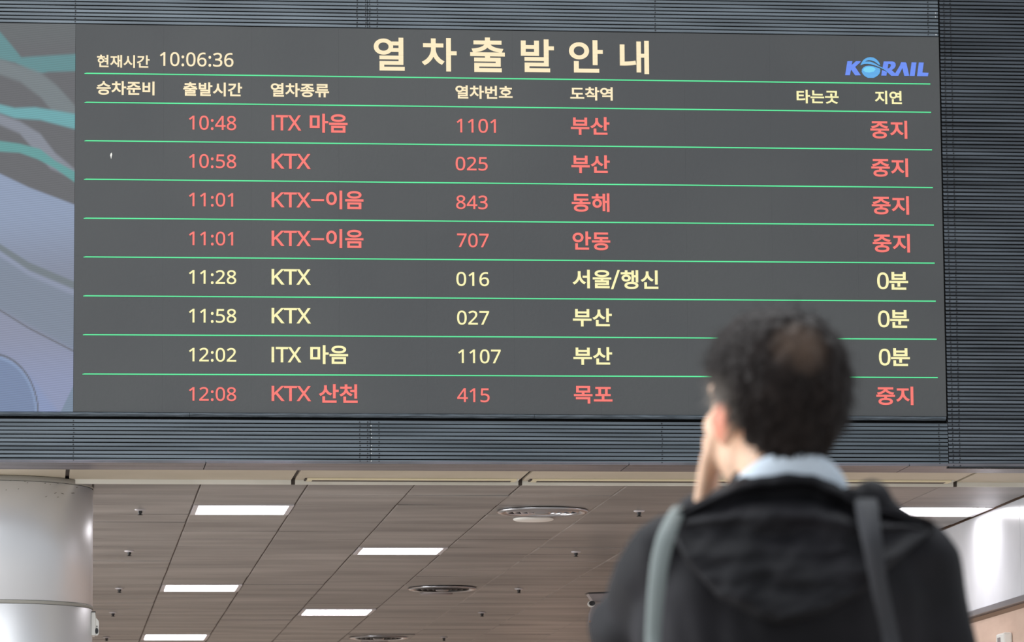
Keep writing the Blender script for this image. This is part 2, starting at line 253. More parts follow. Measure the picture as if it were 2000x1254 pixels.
# ------------------------------------------------------------------ materials of the place
M_SLAT = mix_noise(mat('slat_metal', (0.12, 0.14, 0.16), 0.36, 0.35), srgb(72, 79, 85), srgb(92, 100, 107), 1.6, stretch=(1, 4, 30), obj_random=0.10, coord='World')
M_SLAT_R = mix_noise(mat('slat_metal_shaded', (0.07, 0.075, 0.085), 0.3, 0.45), srgb(56, 60, 65), srgb(88, 94, 101), 1.3, stretch=(1, 4, 40), obj_random=0.12, coord='World')  # slat metal darkened: shade of the tilted right-hand faces put into the colour
M_BACK = mat('louvre_void', (0.006, 0.006, 0.007), 0.8)
M_HOLE = mat('screw_black', (0.008, 0.008, 0.01), 0.6)
M_SCREW = mat('screw_bright', (0.8, 0.8, 0.78), 0.25, 0.8)
M_BOARD = mix_noise(mat('led_panel_off', (0.1, 0.1, 0.1), 0.62, 0, spec=0.3), srgb(71, 72, 73), srgb(76, 77, 77), 0.9, stretch=(1, 1, 1), bump=0.25, bscale=60, coord='World')
M_RAIL = mix_noise(mat('rail_metal', (0.1, 0.11, 0.12), 0.45, 0.3), srgb(60, 67, 73), srgb(112, 121, 130), 9, stretch=(1, 3, 40), bump=0.4, bscale=30, coord='World')
M_TRIM = mix_noise(mat('fascia_metal', (0.3, 0.3, 0.32), 0.35, 0.55), srgb(100, 98, 101), srgb(138, 132, 140), 1.2, stretch=(1, 6, 1), bump=0.5, bscale=22, coord='World')
M_SOFF = mix_noise(mat('soffit_cream', (0.6, 0.5, 0.4), 0.55), srgb(200, 188, 167), srgb(210, 198, 178), 1.5, coord='World')
M_SOFF2 = mix_noise(mat('soffit_pale', (0.6, 0.58, 0.52), 0.5), srgb(214, 210, 200), srgb(226, 222, 213), 3, coord='World')
M_SEAM = mat('joint_brown', srgb(72, 62, 56), 0.7)
M_SLOT = mat('slot_cream', srgb(235, 222, 188), 0.4)
M_TILE = mix_noise(mat('ceiling_tile_metal', (0.4, 0.38, 0.36), 0.42, 0.25), srgb(118, 113, 110), srgb(162, 157, 153), 1.5, lo=0.32, hi=0.68, stretch=(0.5, 2.0, 1), obj_random=0.11, bump=0.2, bscale=5, coord='World')
M_VOID = mat('ceiling_void', srgb(46, 40, 38), 0.8)
M_TEE_LIT = mat('tee_metal_lit', srgb(150, 142, 138), 0.35, 0.4)
M_COL = mix_noise(mat('column_metal', (0.7, 0.7, 0.7), 0.36, 0.55), srgb(214, 214, 216), srgb(230, 230, 233), 0.8, stretch=(1, 1, 0.4), bump=0.03, bscale=3, coord='World')
M_COLLAR = mat('column_collar', srgb(150, 146, 138), 0.5)
M_SCUFF = mat('scuff_dark', srgb(120, 114, 106), 0.8)
M_WGLASS = mix_noise(mat('white_panel', (0.85, 0.86, 0.9), 0.22, 0), srgb(226, 228, 234), srgb(240, 242, 247), 1.1, coord='World')
M_GTRIM = mat('wall_trim_grey', srgb(150, 148, 152), 0.35, 0.4)
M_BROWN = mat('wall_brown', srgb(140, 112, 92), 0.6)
M_PEACH = mix_noise(mat('wall_peach', (0.6, 0.45, 0.36), 0.6), srgb(205, 176, 158), srgb(217, 189, 171), 2.5, stretch=(1, 1, 4), coord='World')
M_FLOOR = mix_noise(mat('floor_stone', (0.4, 0.38, 0.36), 0.3), srgb(192, 184, 176), srgb(208, 200, 192), 1.2, coord='World')
M_WHITE = mat('white_plastic', srgb(238, 236, 230), 0.35)
M_DARK = mat('dark_plastic', srgb(28, 28, 30), 0.4)
M_CHROME = mat('chrome', (0.46, 0.46, 0.48), 0.22, 1.0)
M_GREYP = mat('grey_plastic', srgb(150, 142, 142), 0.45)
M_LAMP = mat('lamp_diffuser', (0.9, 0.9, 0.9), 0.5, 0, (1.0, 0.965, 1.0), 9)
M_LFRAME = mat('lamp_frame', srgb(205, 200, 203), 0.4, 0.1)

YB = 22.86                                  # front plane of the display
Z1 = at(300, 903.5, YB).z                   # underside of the louvred box
YS = on_z(700, 918.8, Z1).y                 # where the dark underside ends
YE = on_z(700, 938.0, Z1).y                 # where the cream soffit ends
ZC = at(700, 946.3, YE).z                   # suspended ceiling
XW = on_z(2000, 970, ZC).x                  # right hand wall
XR0 = 4.9295                                 # left edge of the dark right louvre
XR1 = 6.6
XL = -2.2

# ---- shell
fl = box('floor', -14, 14, -8, 56, -0.12, 0.0, M_FLOOR); tag(fl, 'pale polished stone floor of the concourse', kind='structure')
wf = box('wall_front', -14, 14, YB + 0.10, YB + 0.3, Z1 + 0.02, 8.5, M_BACK); tag(wf, 'dark wall behind the louvres and the display', kind='structure')
wb = box('wall_back', -14, 14, 55.6, 56, 0, ZC + 0.5, M_PEACH); tag(wb, 'far wall closing the passage', kind='structure')
wl = box('wall_left', -14, -13.7, YE, 56, 0, ZC + 0.5, M_PEACH); tag(wl, 'left wall of the passage', kind='structure')
# right wall with its glossy white panels, grey rail and peach lower part
wr = empty('wall_right', (XW, 30, 0)); tag(wr, 'right wall with white glossy panels over a peach lower part', kind='structure')
zp = on_x(2000, 1163, XW).z; zt = on_x(2000, 1176, XW).z; zbm = on_x(2000, 1187, XW).z
yseam = on_x(1993.5, 1100, XW).y
ys = [YE + 0.02, yseam] + [yseam + 2.4 * k for k in range(1, 12)]
for a, b_ in zip(ys[:-1], ys[1:]):
    box('panel', XW, XW + 0.03, a + 0.003, b_ - 0.003, zp, ZC - 0.004, M_WGLASS, wr)
box('backing', XW + 0.031, XW + 0.25, YE + 0.02, 55.5, 0.0, ZC + 0.4, M_BROWN, wr)
box('rail', XW - 0.03, XW + 0.03, YE + 0.02, 52, zt, zp - 0.002, M_GTRIM, wr, 0.006)
box('brown_band', XW + 0.012, XW + 0.03, YE + 0.02, 52, zbm, zt - 0.001, M_BROWN, wr)  # brown strip set back under the rail
box('lower_panel', XW, XW + 0.03, YE + 0.02, 52, 0.0, zbm, M_PEACH, wr)
# white box with a keyhole slot on the right wall
pb = on_x(1970, 1237, XW)
pe_ = on_x(1986, 1237, XW)
wbx = empty('wall_box', (XW, pb.y, pb.z - 0.09)); tag(wbx, 'small white wall box with a grey slot low on the peach wall at the right', 'wall box')
box('housing', XW - 0.055, XW - 0.001, pb.y - 0.10, pb.y + 0.10, pb.z - 0.16, pb.z, M_WHITE, wbx, 0.012)
box('slot', XW - 0.058, XW - 0.054, pb.y - 0.02, pb.y + 0.05, pb.z - 0.12, pb.z - 0.025, M_GREYP, wbx, 0.001)

# ---- louvres
def slat_profile(p, dark):
    if dark:
        return [(-0.003, 0.0), (-0.004, 0.0014), (0.0005, 0.0032), (0.0045, p * 0.80), (0.018, p * 0.80), (0.018, p * 0.70), (0.006, p * 0.66), (0.003, 0.0)]
    return [(-0.002, 0.0), (-0.003, 0.0013), (-0.0005, 0.0026), (0.0008, p * 0.775), (0.018, p * 0.775), (0.018, p * 0.68), (0.004, p * 0.64), (0.002, 0.0)]
def louvre(label, x0, x1, z0, n, pitch, m, dark, holes, bright=(), up=False):
    t = empty('louvre_panel', ((x0 + x1) / 2, YB, z0)); tag(t, label, 'louvre', 'horizontal metal louvres around the display')
    box('backing', x0, x1, YB + 0.03, YB + 0.06, z0 - 0.002, z0 + n * pitch, M_BACK, t)
    first = None
    rnd = random.Random(int(x0 * 100) + n)
    for k in range(n):
        z = z0 + k * pitch
        if first is None:
            first = prism_x('slat', [(a, b_) for a, b_ in slat_profile(pitch, dark)], x0 + 0.0015 - (x0 + x1) / 2, x1 - 0.0015 - (x0 + x1) / 2, m, t, loc=((x0 + x1) / 2, YB, z))
            s = first
        else:
            s = first.copy(); SC.collection.objects.link(s); s.parent = t
            s.location = Vector((0, 0, z - z0))
        s.location.y += rnd.uniform(-0.0008, 0.0008)
        s.rotation_euler.x = rnd.uniform(-0.05, 0.05)
    def dots(name, xs, mm, skip):
        v = []; f = []
        for hx in xs:
            for k in range(n):
                if rnd.random() < skip: continue
                z = z0 + k * pitch + pitch * 0.42 + rnd.uniform(-.001, .001); x = hx + rnd.uniform(-.0018, .0018)
                b0 = len(v); r = rnd.uniform(0.0031, 0.0042); y = YB - 0.0032
                for q in range(6): v.append((x + r * math.cos(q * math.pi / 3), y, z + r * math.sin(q * math.pi / 3)))
                for q in range(6): v.append((x + r * math.cos(q * math.pi / 3), y + 0.006, z + r * math.sin(q * math.pi / 3)))
                f.append(tuple(b0 + q for q in range(6)))
                for q in range(6): f.append((b0 + q, b0 + (q + 1) % 6, b0 + 6 + (q + 1) % 6, b0 + 6 + q))
        if v:
            o = mesh_ob(name, v, f, mm, t); o['kind'] = 'stuff'
    dots('screws', holes, M_HOLE, 0.0)
    if bright: dots('bright_screws', bright, M_SCREW, 0.55)
    return t
ZT = 4.7045 + 0.95 - 0.002            # top of the display
ZBt = 2.5885 + 0.95                   # bottom of the display
hx = lambda px, py: at(px, py, YB).x
xs_top = hx(718, 30); xs_bot = hx(723, 860)
louvre('dark grey louvre strip above the display, left of the joint', XL, xs_top, ZT + 0.004, 16, 0.0203, M_SLAT, False, [hx(147, 20), hx(697.5, 20), hx(714.5, 20)])
louvre('long grey louvre strip above the display title', xs_top, XR0 - 0.003, ZT + 0.004, 16, 0.0203, M_SLAT, False, [hx(722, 20), hx(737, 20), hx(1279, 20), hx(1812, 20)], [hx(1827, 20)])
zb0 = Z1 + 0.003
louvre('blue-grey louvre strip under the display, left of the joint', XL, xs_bot, zb0, 11, 0.02125, M_SLAT, False, [hx(143.5, 860), hx(703, 860), hx(718, 860)])
louvre('long louvre strip under the display, behind the man', xs_bot, XR0 + 0.003, zb0, 11, 0.02125, M_SLAT, False, [hx(740, 860), hx(1293, 860), hx(1834, 860)], [hx(725, 860)])
XRb = XR0 + 0.004
louvre('tall dark louvre wall to the right of the display', XRb, XR1, Z1 - 0.008, 142, 0.02062, M_SLAT_R, True, [XRb + 0.025, XRb + 0.062])

# ---- rail under the display
rl = empty('ledge_rail', (1.5, YB, ZBt)); tag(rl, 'worn dark metal ledge running along the bottom of the display', 'ledge')
zr1 = ZBt - 0.003; zr0 = at(700, 815.5, YB).z
for a, b_ in ((XL, at(370, 810, YB).x), (at(370, 810, YB).x, at(1043, 810, YB).x), (at(1043, 810, YB).x, XR0 - 0.008)):
    prism_x('rail_segment', [(YB - 0.016, zr0 + 0.009), (YB - 0.018, zr1 - 0.006), (YB - 0.010, zr1), (YB + 0.03, zr1), (YB + 0.03, zr0), (YB - 0.004, zr0)], a + 0.001, b_ - 0.001, M_RAIL, rl)

# ---- fascia underside, soffit
tr = empty('trim_1', (2, YS, Z1)); tag(tr, 'grey metal underside of the louvred box', kind='structure')
xa = [XL, hx(400, 912), on_z(1222, 912, Z1).x, on_z(1775, 910, Z1).x, XR1 - 0.2]
xa[1] = on_z(399, 912, Z1).x
for a, b_ in zip(xa[:-1], xa[1:]):
    box('metal_sheet', a + 0.0025, b_ - 0.0025, YB - 0.002, YS - 0.01, Z1 - 0.002, Z1 + 0.012, M_TRIM, tr)
box('brown_joint', XL, XR1 - 0.2, YS - 0.01, YS + 0.004, Z1 + 0.002, Z1 + 0.012, M_SEAM, tr)  # thin brown strip between the metal sheets and the soffit
box('backing', XL, XR1, YB + 0.03, YS, Z1 + 0.013, Z1 + 0.04, M_BACK, tr)
so = empty('trim_2', (2, YE, Z1)); tag(so, 'cream soffit strip between the louvred box and the ceiling', kind='structure')
sx = [XL, on_z(132, 922, Z1).x, on_z(582, 922, Z1).x, on_z(1036, 922, Z1).x, on_z(1476, 922, Z1).x, on_z(1910, 922, Z1).x, XR1]
for a, b_ in zip(sx[:-1], sx[1:]):
    g = 0.011
    box('soffit_panel', a + g, b_ - g, YS + 0.004, YE, Z1, Z1 + 0.012, M_SOFF, so, 0.001)
    box('edge_panel', a + g, b_ - g, YE, YE + 0.02, ZC - 0.001, Z1 + 0.012, M_SOFF2, so, 0.001)
box('backing', XL, XR1, YS, YE + 0.03, Z1 + 0.0125, Z1 + 0.04, M_SEAM, so)
box('edge_backing', XL, XR1, YE + 0.012, YE + 0.03, ZC, Z1 + 0.0124, M_SEAM, so)
# slim slot luminaires (switched off) lying along the soffit
for i, (pa, pb_) in enumerate(((598, 1008), (1038, 1466), (1490, 1862))):
    a = on_z(pa, 936.5, Z1).x; b_ = on_z(pb_, 936.5, Z1).x
    y0 = on_z(700, 933.8, Z1).y; y1 = on_z(700, 938.4, Z1).y
    t = empty('slot_luminaire', ((a + b_) / 2, y0, Z1))
    tag(t, ('slim unlit cream slot light on the soffit above the middle ceiling lights', 'slim unlit cream slot light on the soffit left of the man', 'slim unlit cream slot light on the soffit right of the man')[i], 'slot light', 'slot lights along the soffit')
    box('housing', a, b_, y0, y1 - 0.03, Z1 - 0.010, Z1 - 0.0005, M_SLOT, t, 0.002)
    box('reveal', a + 0.03, b_ - 0.03, y0 + 0.03, y1 - 0.045, Z1 - 0.0115, Z1 - 0.0101, M_SEAM, t)
    box('end_cap', a - 0.012, a - 0.001, y0, y1 - 0.03, Z1 - 0.008, Z1 - 0.0005, M_SEAM, t)
    box('end_cap', b_ + 0.001, b_ + 0.012, y0, y1 - 0.03, Z1 - 0.008, Z1 - 0.0005, M_SOFF2, t)

# ---- suspended ceiling of square metal tiles
ce = empty('ceiling', (2, YE, ZC)); tag(ce, 'suspended ceiling of brownish grey metal tiles', kind='structure')
KZ = (ZC - EYE.z) / 2.3176
gx = [(0.9 + 0.606 * k) * KZ for k in range(-2, 9)]; gx[-1] = min(gx[-1], XW - 0.006)
gx = [g for g in gx if g < XW]
gy = [g * KZ for g in (24.32, 24.70, 25.33, 25.97, 26.56, 27.18, 27.79, 28.42, 29.0, 29.62, 30.24, 31.03, 31.86, 32.53, 33.2, 33.9, 34.58, 35.3, 35.95, 36.6, 37.25, 37.9, 38.7, 39.4, 40.05)]
gy[0] = YE + 0.022
light_cells = {(2, 2): 0, (4, 7): 1, (2, 12): 2, (4, 16): 3, (2, 21): 4, (9, 2): 5}
rnd = random.Random(5)
tiles = {}
for i in range(len(gx) - 1):
    for j in range(len(gy) - 1):
        if (i, j) in light_cells: continue
        a, b_, c, d = gx[i], gx[i + 1], gy[j], gy[j + 1]
        key = (round(b_ - a, 3), round(d - c, 3))
        cx, cy = (a + b_) / 2, (c + d) / 2; z = ZC
        if key not in tiles:
            hxw, hy = (b_ - a) / 2 - 0.0035, (d - c) / 2 - 0.0034
            v = []; e = 0.004
            for (ww, dd, zz) in ((hxw - e, hy - e * .5, 0.0), (hxw, hy, 0.004), (hxw, hy, 0.022)):
                v += [(-ww, -dd, zz), (ww, -dd, zz), (ww, dd, zz), (-ww, dd, zz)]
            f = [(3, 2, 1, 0)] + [(4 * r + q, 4 * r + (q + 1) % 4, 4 * r + 4 + (q + 1) % 4, 4 * r + 4 + q) for r in (0, 1) for q in range(4)]
            o = mesh_ob('tile', v, f, M_TILE, ce, loc=(cx, cy, z)); tiles[key] = o
        else:
            o = tiles[key].copy(); SC.collection.objects.link(o); o.parent = ce
            o.location = Vector((cx, cy, z)) - ce.location
        o.location.z += rnd.uniform(0.0, 0.0025)
        o.rotation_euler = (rnd.gauss(0, 0.004), rnd.gauss(0, 0.003), 0)
for g in gx[:-1]:
    box('tee_bar', g - 0.003, g + 0.003, YE + 0.022, gy[-1], ZC + 0.0045, ZC + 0.03, M_TEE_LIT if g > 3.0 else M_SEAM, ce)  # light put into the colour: right-hand bars pale as if lit, the rest dark
box('void_panel', -13.6, XW + 0.02, YE + 0.031, 55.5, ZC + 0.045, ZC + 0.08, M_VOID, ce)
box('far_field', -13.6, XW - 0.01, gy[-1] + 0.02, 55.5, ZC + 0.005, ZC + 0.044, M_TILE, ce)
box('side_field', -13.6, gx[0] - 0.004, YE + 0.032, gy[-1], ZC + 0.005, ZC + 0.044, M_TILE, ce)

LLAB = ['large square ceiling light nearest the column top', 'square ceiling light in the middle, below the round vent row',
        'square ceiling light below the large one beside the column', 'square ceiling light low in the centre, left of the small dark vent',
        'square ceiling light at the bottom edge near the column', 'square ceiling light beside the white wall at the man\'s right shoulder']
for (i, j), k in light_cells.items():
    a, b_, c, d = gx[i] + 0.006, gx[i + 1] - 0.006, gy[j] + 0.003, gy[j + 1] - 0.003
    t = empty('ceiling_light', ((a + b_) / 2, (c + d) / 2, ZC)); tag(t, LLAB[k], 'ceiling light', 'square ceiling lights')
    w = 0.028
    for (p, q, r_, s) in ((a, a + w, c, d), (b_ - w, b_, c, d), (a + w, b_ - w, c, c + 0.018), (a + w, b_ - w, d - 0.018, d)):
        box('frame', p, q, r_, s, ZC - 0.004, ZC + 0.02, M_LFRAME, t)
    box('diffuser', a + w, b_ - w, c + 0.018, d - 0.018, ZC + 0.004, ZC + 0.018, M_LAMP, t)

# round air diffusers with a small round cover behind each
for k, (yv, r) in enumerate(((25.66, 0.272), (32.18, 0.255), (38.3, 0.26))):
    c = Vector((3.025 * KZ, yv * KZ, ZC))
    t = empty('air_vent', c); tag(t, ('large round chrome ceiling vent left of the man\'s shoulder', 'mid-sized dark round ceiling vent beyond the chrome one', 'farthest round ceiling vent at the bottom edge of the view')[k], 'vent', 'round ceiling vents')
    rim = lathe('rim', [(r, 0.0), (r + 0.004, -0.008), (r - 0.012, -0.017), (r - 0.035, -0.012), (r - 0.045, 0.0)], M_CHROME, t, loc=c)
    rr = r - 0.05
    n = 0
    while rr > 0.06:
        lathe('vent_ring', [(rr, -0.004), (rr - 0.010, -0.016), (rr - 0.014, -0.016), (rr - 0.007, -0.002)], M_CHROME if k == 0 else M_DARK, t, loc=c)
        rr -= 0.042; n += 1
    lathe('hub', [(0.055, -0.006), (0.045, -0.022), (0.0005, -0.024)], M_CHROME, t, loc=c)
    lathe('throat', [(r - 0.03, -0.0015), (0.0005, -0.0015)], M_DARK, t, loc=c)
    c2 = Vector((3.03 * KZ, (yv + 0.53) * KZ, ZC))
    sp = lathe('round_cover', [(0.122, -0.001), (0.124, -0.008), (0.115, -0.014), (0.05, -0.016), (0.0005, -0.0165)], M_WHITE if k == 0 else M_GREYP, None, loc=c2)
    tag(sp, ('round white cover plate just beyond the chrome vent', 'round cover plate beyond the dark middle vent', 'round cover plate beyond the farthest vent')[k], 'ceiling cover', 'round ceiling cover plates')
# sprinkler heads
slab = ['first sprinkler head right of the column, nearest its top', 'second sprinkler head down from the column top', 'third sprinkler head down beside the column', 'fourth sprinkler head beside the column', 'lowest sprinkler head beside the column']
slab2 = ['sprinkler head half hidden at the man\'s left shoulder', 'sprinkler head left of the man\'s upper sleeve', 'sprinkler head right of the middle dark vent', 'sprinkler head low, left of the man\'s elbow', 'lowest sprinkler head at the bottom edge by the far vent']
for k, yv in enumerate((25.65, 28.74, 32.23, 34.96, 38.3)):
    for xx, lab in ((0.595, slab[k]), (3.615, slab2[k])):
        c = Vector((xx * KZ, yv * KZ, ZC))
        t = empty('sprinkler', c); tag(t, lab, 'sprinkler', 'ceiling sprinkler heads')
        lathe('escutcheon', [(0.034, 0.0), (0.034, -0.003), (0.026, -0.008), (0.014, -0.009)], M_LFRAME, t, loc=c, seg=20)
        lathe('head', [(0.013, -0.005), (0.013, -0.022), (0.006, -0.028), (0.016, -0.032), (0.016, -0.034), (0.0005, -0.035)], M_DARK, t, loc=c, seg=16)

# ---- big round column on the left
CC = Vector((0.295 - 0.575, 24.13, 0)); CR = 0.575
co = empty('column', CC); tag(co, 'large round pale metal clad column at the left', 'column')
zr = EYE.z + 1.622
def seg_cyl(name, r0, z0, z1, m, b_=0.003):
    return lathe(name, [(r0 - b_, z0), (r0, z0 + b_), (r0, z1 - b_), (r0 - b_, z1)], m, co, loc=(CC.x, CC.y, 0), seg=96)
seg_cyl('lower_cladding', CR, 0.0, zr - 0.010, M_COL)
seg_cyl('joint_ring', CR + 0.003, zr - 0.009, zr + 0.009, M_COLLAR)
seg_cyl('upper_cladding', CR, zr + 0.010, Z1 - 0.030, M_COL)
seg_cyl('top_collar', CR + 0.004, Z1 - 0.029, Z1 - 0.002, M_COLLAR)
rn = random.Random(8); v = []; f = []
for (px, py, w) in ((22, 938, 7), (30, 937, 5), (48, 940, 5), (54, 943, 2), (58, 938, 4), (88, 944, 4), (98, 946, 3), (105, 941, 7), (112, 944, 6), (108, 963, 6), (122, 964, 8), (90, 970, 6), (113, 971, 5), (142, 963, 9), (150, 952, 4), (36, 955, 3), (12, 957, 2)):
    p = at(px, py, 23.56); ang = math.atan2(-1, 0)
    x = p.x - CC.x
    if abs(x) > CR * 0.98: continue
    yy = -math.sqrt(CR * CR - x * x)
    p = at(px, py, CC.y + yy); z = p.z; x = p.x - CC.x
    a0 = math.atan2(-math.sqrt(max(1e-4, CR * CR - x * x)), x)
    da = w * 0.0027 / CR / 2 / max(0.3, abs(math.sin(a0))); hh = rn.uniform(0.0012, 0.003); b0 = len(v); sl = rn.uniform(-0.004, 0.004)
    R2 = CR + 0.0012
    for (q, zz) in ((-1, 0), (-.3, -hh), (.4, -hh * .7), (1, 0), (.3, hh), (-.4, hh * .6)):
        v.append((CC.x + R2 * math.cos(a0 + da * q), CC.y + R2 * math.sin(a0 + da * q), z + zz + sl * q))
    f.append(tuple(range(b0, b0 + 6)))
o = mesh_ob('scuff_marks', v, f, M_SCUFF, co); o['kind'] = 'stuff'
# white fire-alarm style box fixed to the right flank of the column
pz = at(184, 1198, CC.y).z
sb = empty('column_box', (CC.x + CR + 0.02, CC.y, pz - 0.1)); tag(sb, 'white plastic box with a round dark opening on the side of the column', 'wall box')
bx0 = at(178, 1200, CC.y).x
box('back_plate', bx0, bx0 + 0.022, CC.y - 0.09, CC.y + 0.09, pz - 0.128, pz, M_WHITE, sb, 0.004)
prism_poly('cover', [Vector((bx0 + x, CC.y + 0.03, pz + z)) for x, z in ((0.022, -0.006), (0.027, -0.03), (0.040, -0.045), (0.043, -0.06), (0.042, -0.118), (0.036, -0.126), (0.022, -0.127))], 0.10, M_WHITE, sb)
box('top_seal', bx0 + 0.001, bx0 + 0.024, CC.y - 0.085, CC.y + 0.03, pz + 0.0005, pz + 0.005, M_DARK, sb)
pts = [(bx0 + 0.031 + 0.0085 * math.cos(a), CC.y - 0.071, pz - 0.103 + 0.017 * math.sin(a)) for a in [2 * math.pi * k / 16 for k in range(16)]]
prism_poly('opening', pts, 0.003, M_DARK, sb)
pts = [(bx0 + 0.032 + 0.003 * math.cos(a), CC.y - 0.071, pz - 0.078 + 0.005 * math.sin(a)) for a in [2 * math.pi * k / 8 for k in range(8)]]
prism_poly('keyhole', pts, 0.002, M_DARK, sb)

# ---- ceiling-hung camera left of the man's elbow, partly hidden by him
YC = 30.0
sc_ = empty('security_camera', at(1165, 1160, YC)); tag(sc_, 'grey hanging ceiling camera peeking out at the man\'s left elbow', 'camera')
def px_poly(name, pts, y, d, m, par): return prism_poly(name, [at(a, b_, y) for a, b_ in pts], d, m, par)
px_poly('mount_plate', [(1141, 1160.5), (1200, 1158), (1200, 1160.5), (1150, 1162)], YC, 0.16, M_DARK, sc_)
px_poly('bracket', [(1145, 1162), (1200, 1161), (1200, 1176), (1154, 1176)], YC - 0.02, 0.12, M_GREYP, sc_)
cc = at(1154.5, 1180, YC - 0.15)
pts = [(cc.x + 0.027 * math.cos(a), cc.y, cc.z + 0.022 * math.sin(a)) for a in [2 * math.pi * k / 24 for k in range(24)]]
prism_poly('lens_rim', pts, 0.02, M_WHITE, sc_)
pts = [(cc.x + 0.004 + 0.022 * math.cos(a), cc.y - 0.021, cc.z + 0.004 + 0.018 * math.sin(a)) for a in [2 * math.pi * k / 24 for k in range(24)]]
prism_poly('lens', pts, 0.01, M_DARK, sc_)
px_poly('body', [(1155, 1183), (1200, 1178), (1200, 1217), (1149, 1217), (1150, 1200)], YC - 0.02, 0.10, M_GREYP, sc_)
px_poly('indicator', [(1151, 1212.5), (1154, 1212.5), (1154, 1215.5), (1151, 1215.5)], YC - 0.122, 0.004, mat('indicator_orange', srgb(200, 130, 40), 0.5), sc_)
px_poly('lower_housing', [(1151, 1218), (1200, 1218), (1200, 1290), (1166, 1290), (1157, 1262), (1153, 1240)], YC - 0.01, 0.12, M_DARK, sc_)
# ------------------------------------------------------------------ the departure display
X0 = 0.1706; X1 = XR0 - 0.0035
bd = empty('departure_board', ((X0 + X1) / 2, YB, ZBt)); tag(bd, 'large grey electronic train departure board with red and yellow Korean rows', 'departure board')
nx, nz = 10, 5                       # cabinet modules with hair joints
hw = (X1 - X0) / nx; hz = (ZT - ZBt) / nz
base = None
for i in range(nx):
    for j in range(nz):
        c = (X0 + hw * (i + .5), YB, ZBt + hz * (j + .5))
        if base is None:
            v, f = box_vf(-hw / 2 + 0.0001, hw / 2 - 0.0001, 0, 0.03, -hz / 2 + 0.0001, hz / 2 - 0.0001)
            base = mesh_ob('led_module', v, f, M_BOARD, bd, loc=c); o = base
        else:
            o = base.copy(); SC.collection.objects.link(o); o.parent = bd; o.location = Vector(c) - bd.location
        o.location.y += random.Random(i * 7 + j).uniform(0, 0.0001)
LC = {'cream': led('led_cream', (252, 232, 190)), 'yellow': led('led_yellow', (250, 242, 178)), 'red': led('led_red', (248, 113, 104)),
      'green': led('led_green', (84, 238, 156)), 'blue': led('led_blue', (98, 136, 240)), 'sky': led('led_sky', (84, 166, 228)), 'pale': led('led_pale', (112, 205, 240))}
YT = YB - 0.0025
def glyph_loops(text, gap=0):
    out = []; x = 0
    for ch in text:
        if ch == ' ': x += 150; continue
        d = GLYPHS[ch].split('|'); adv = int(d[0])
        for s in d[1:]:
            P = [list(map(int, q.split())) for q in s.split(',')]; n = len(P); L = []
            for k in range(n):
                p = P[k]; q = P[(k + 1) % n]
                if len(p) == 6:
                    for t in np.arange(0, 1, 1 / 7):
                        u = 1 - t
                        L.append((u**3*p[0] + 3*u*u*t*p[2] + 3*u*t*t*p[4] + t**3*q[0] + x, u**3*p[1] + 3*u*u*t*p[3] + 3*u*t*t*p[5] + t**3*q[1]))
                else: L.append((p[0] + x, p[1]))
            out.append(L)
        x += adv + gap
    return out
def grow(L, off):
    """push an outline outward (outer loops run clockwise, holes the other way) with mitred corners"""
    n = len(L); out = []
    for k in range(n):
        a = np.array(L[k - 1], float); b_ = np.array(L[k], float); c = np.array(L[(k + 1) % n], float)
        d1 = b_ - a; d2 = c - b_; d1 /= max(1e-9, np.hypot(*d1)); d2 /= max(1e-9, np.hypot(*d2))
        n1 = np.array((-d1[1], d1[0])); n2 = np.array((-d2[1], d2[0])); m = n1 + n2; l = m @ m
        m = m * 2 / l if l > 0.35 else n1 + n2
        out.append(tuple(b_ + m * off))
    return out
def area2(L): return sum(L[k - 1][0] * L[k][1] - L[k][0] * L[k - 1][1] for k in range(len(L)))
from mathutils.geometry import delaunay_2d_cdt
def fill(loops):
    V = []; E = []
    for L in loops:
        b0 = len(V); n = len(L)
        V += [Vector(p) for p in L]; E += [(b0 + k, b0 + (k + 1) % n) for k in range(n)]
    vo, eo, fo, *_ = delaunay_2d_cdt(V, E, [], 0, 1e-4)
    S = np.array([(L[k - 1], L[k]) for L in loops for k in range(len(L))], float)
    A, B_ = S[:, 0], S[:, 1]; keep = []
    for f in fo:
        c = sum((vo[i] for i in f), Vector((0, 0))) / len(f)
        up = (A[:, 1] <= c.y) & (B_[:, 1] > c.y); dn = (A[:, 1] > c.y) & (B_[:, 1] <= c.y)
        cr = (B_[:, 0] - A[:, 0]) * (c.y - A[:, 1]) - (c.x - A[:, 0]) * (B_[:, 1] - A[:, 1])
        if int((up & (cr > 0)).sum()) - int((dn & (cr < 0)).sum()) != 0: keep.append(tuple(f))
    return [(v.x, v.y) for v in vo], keep
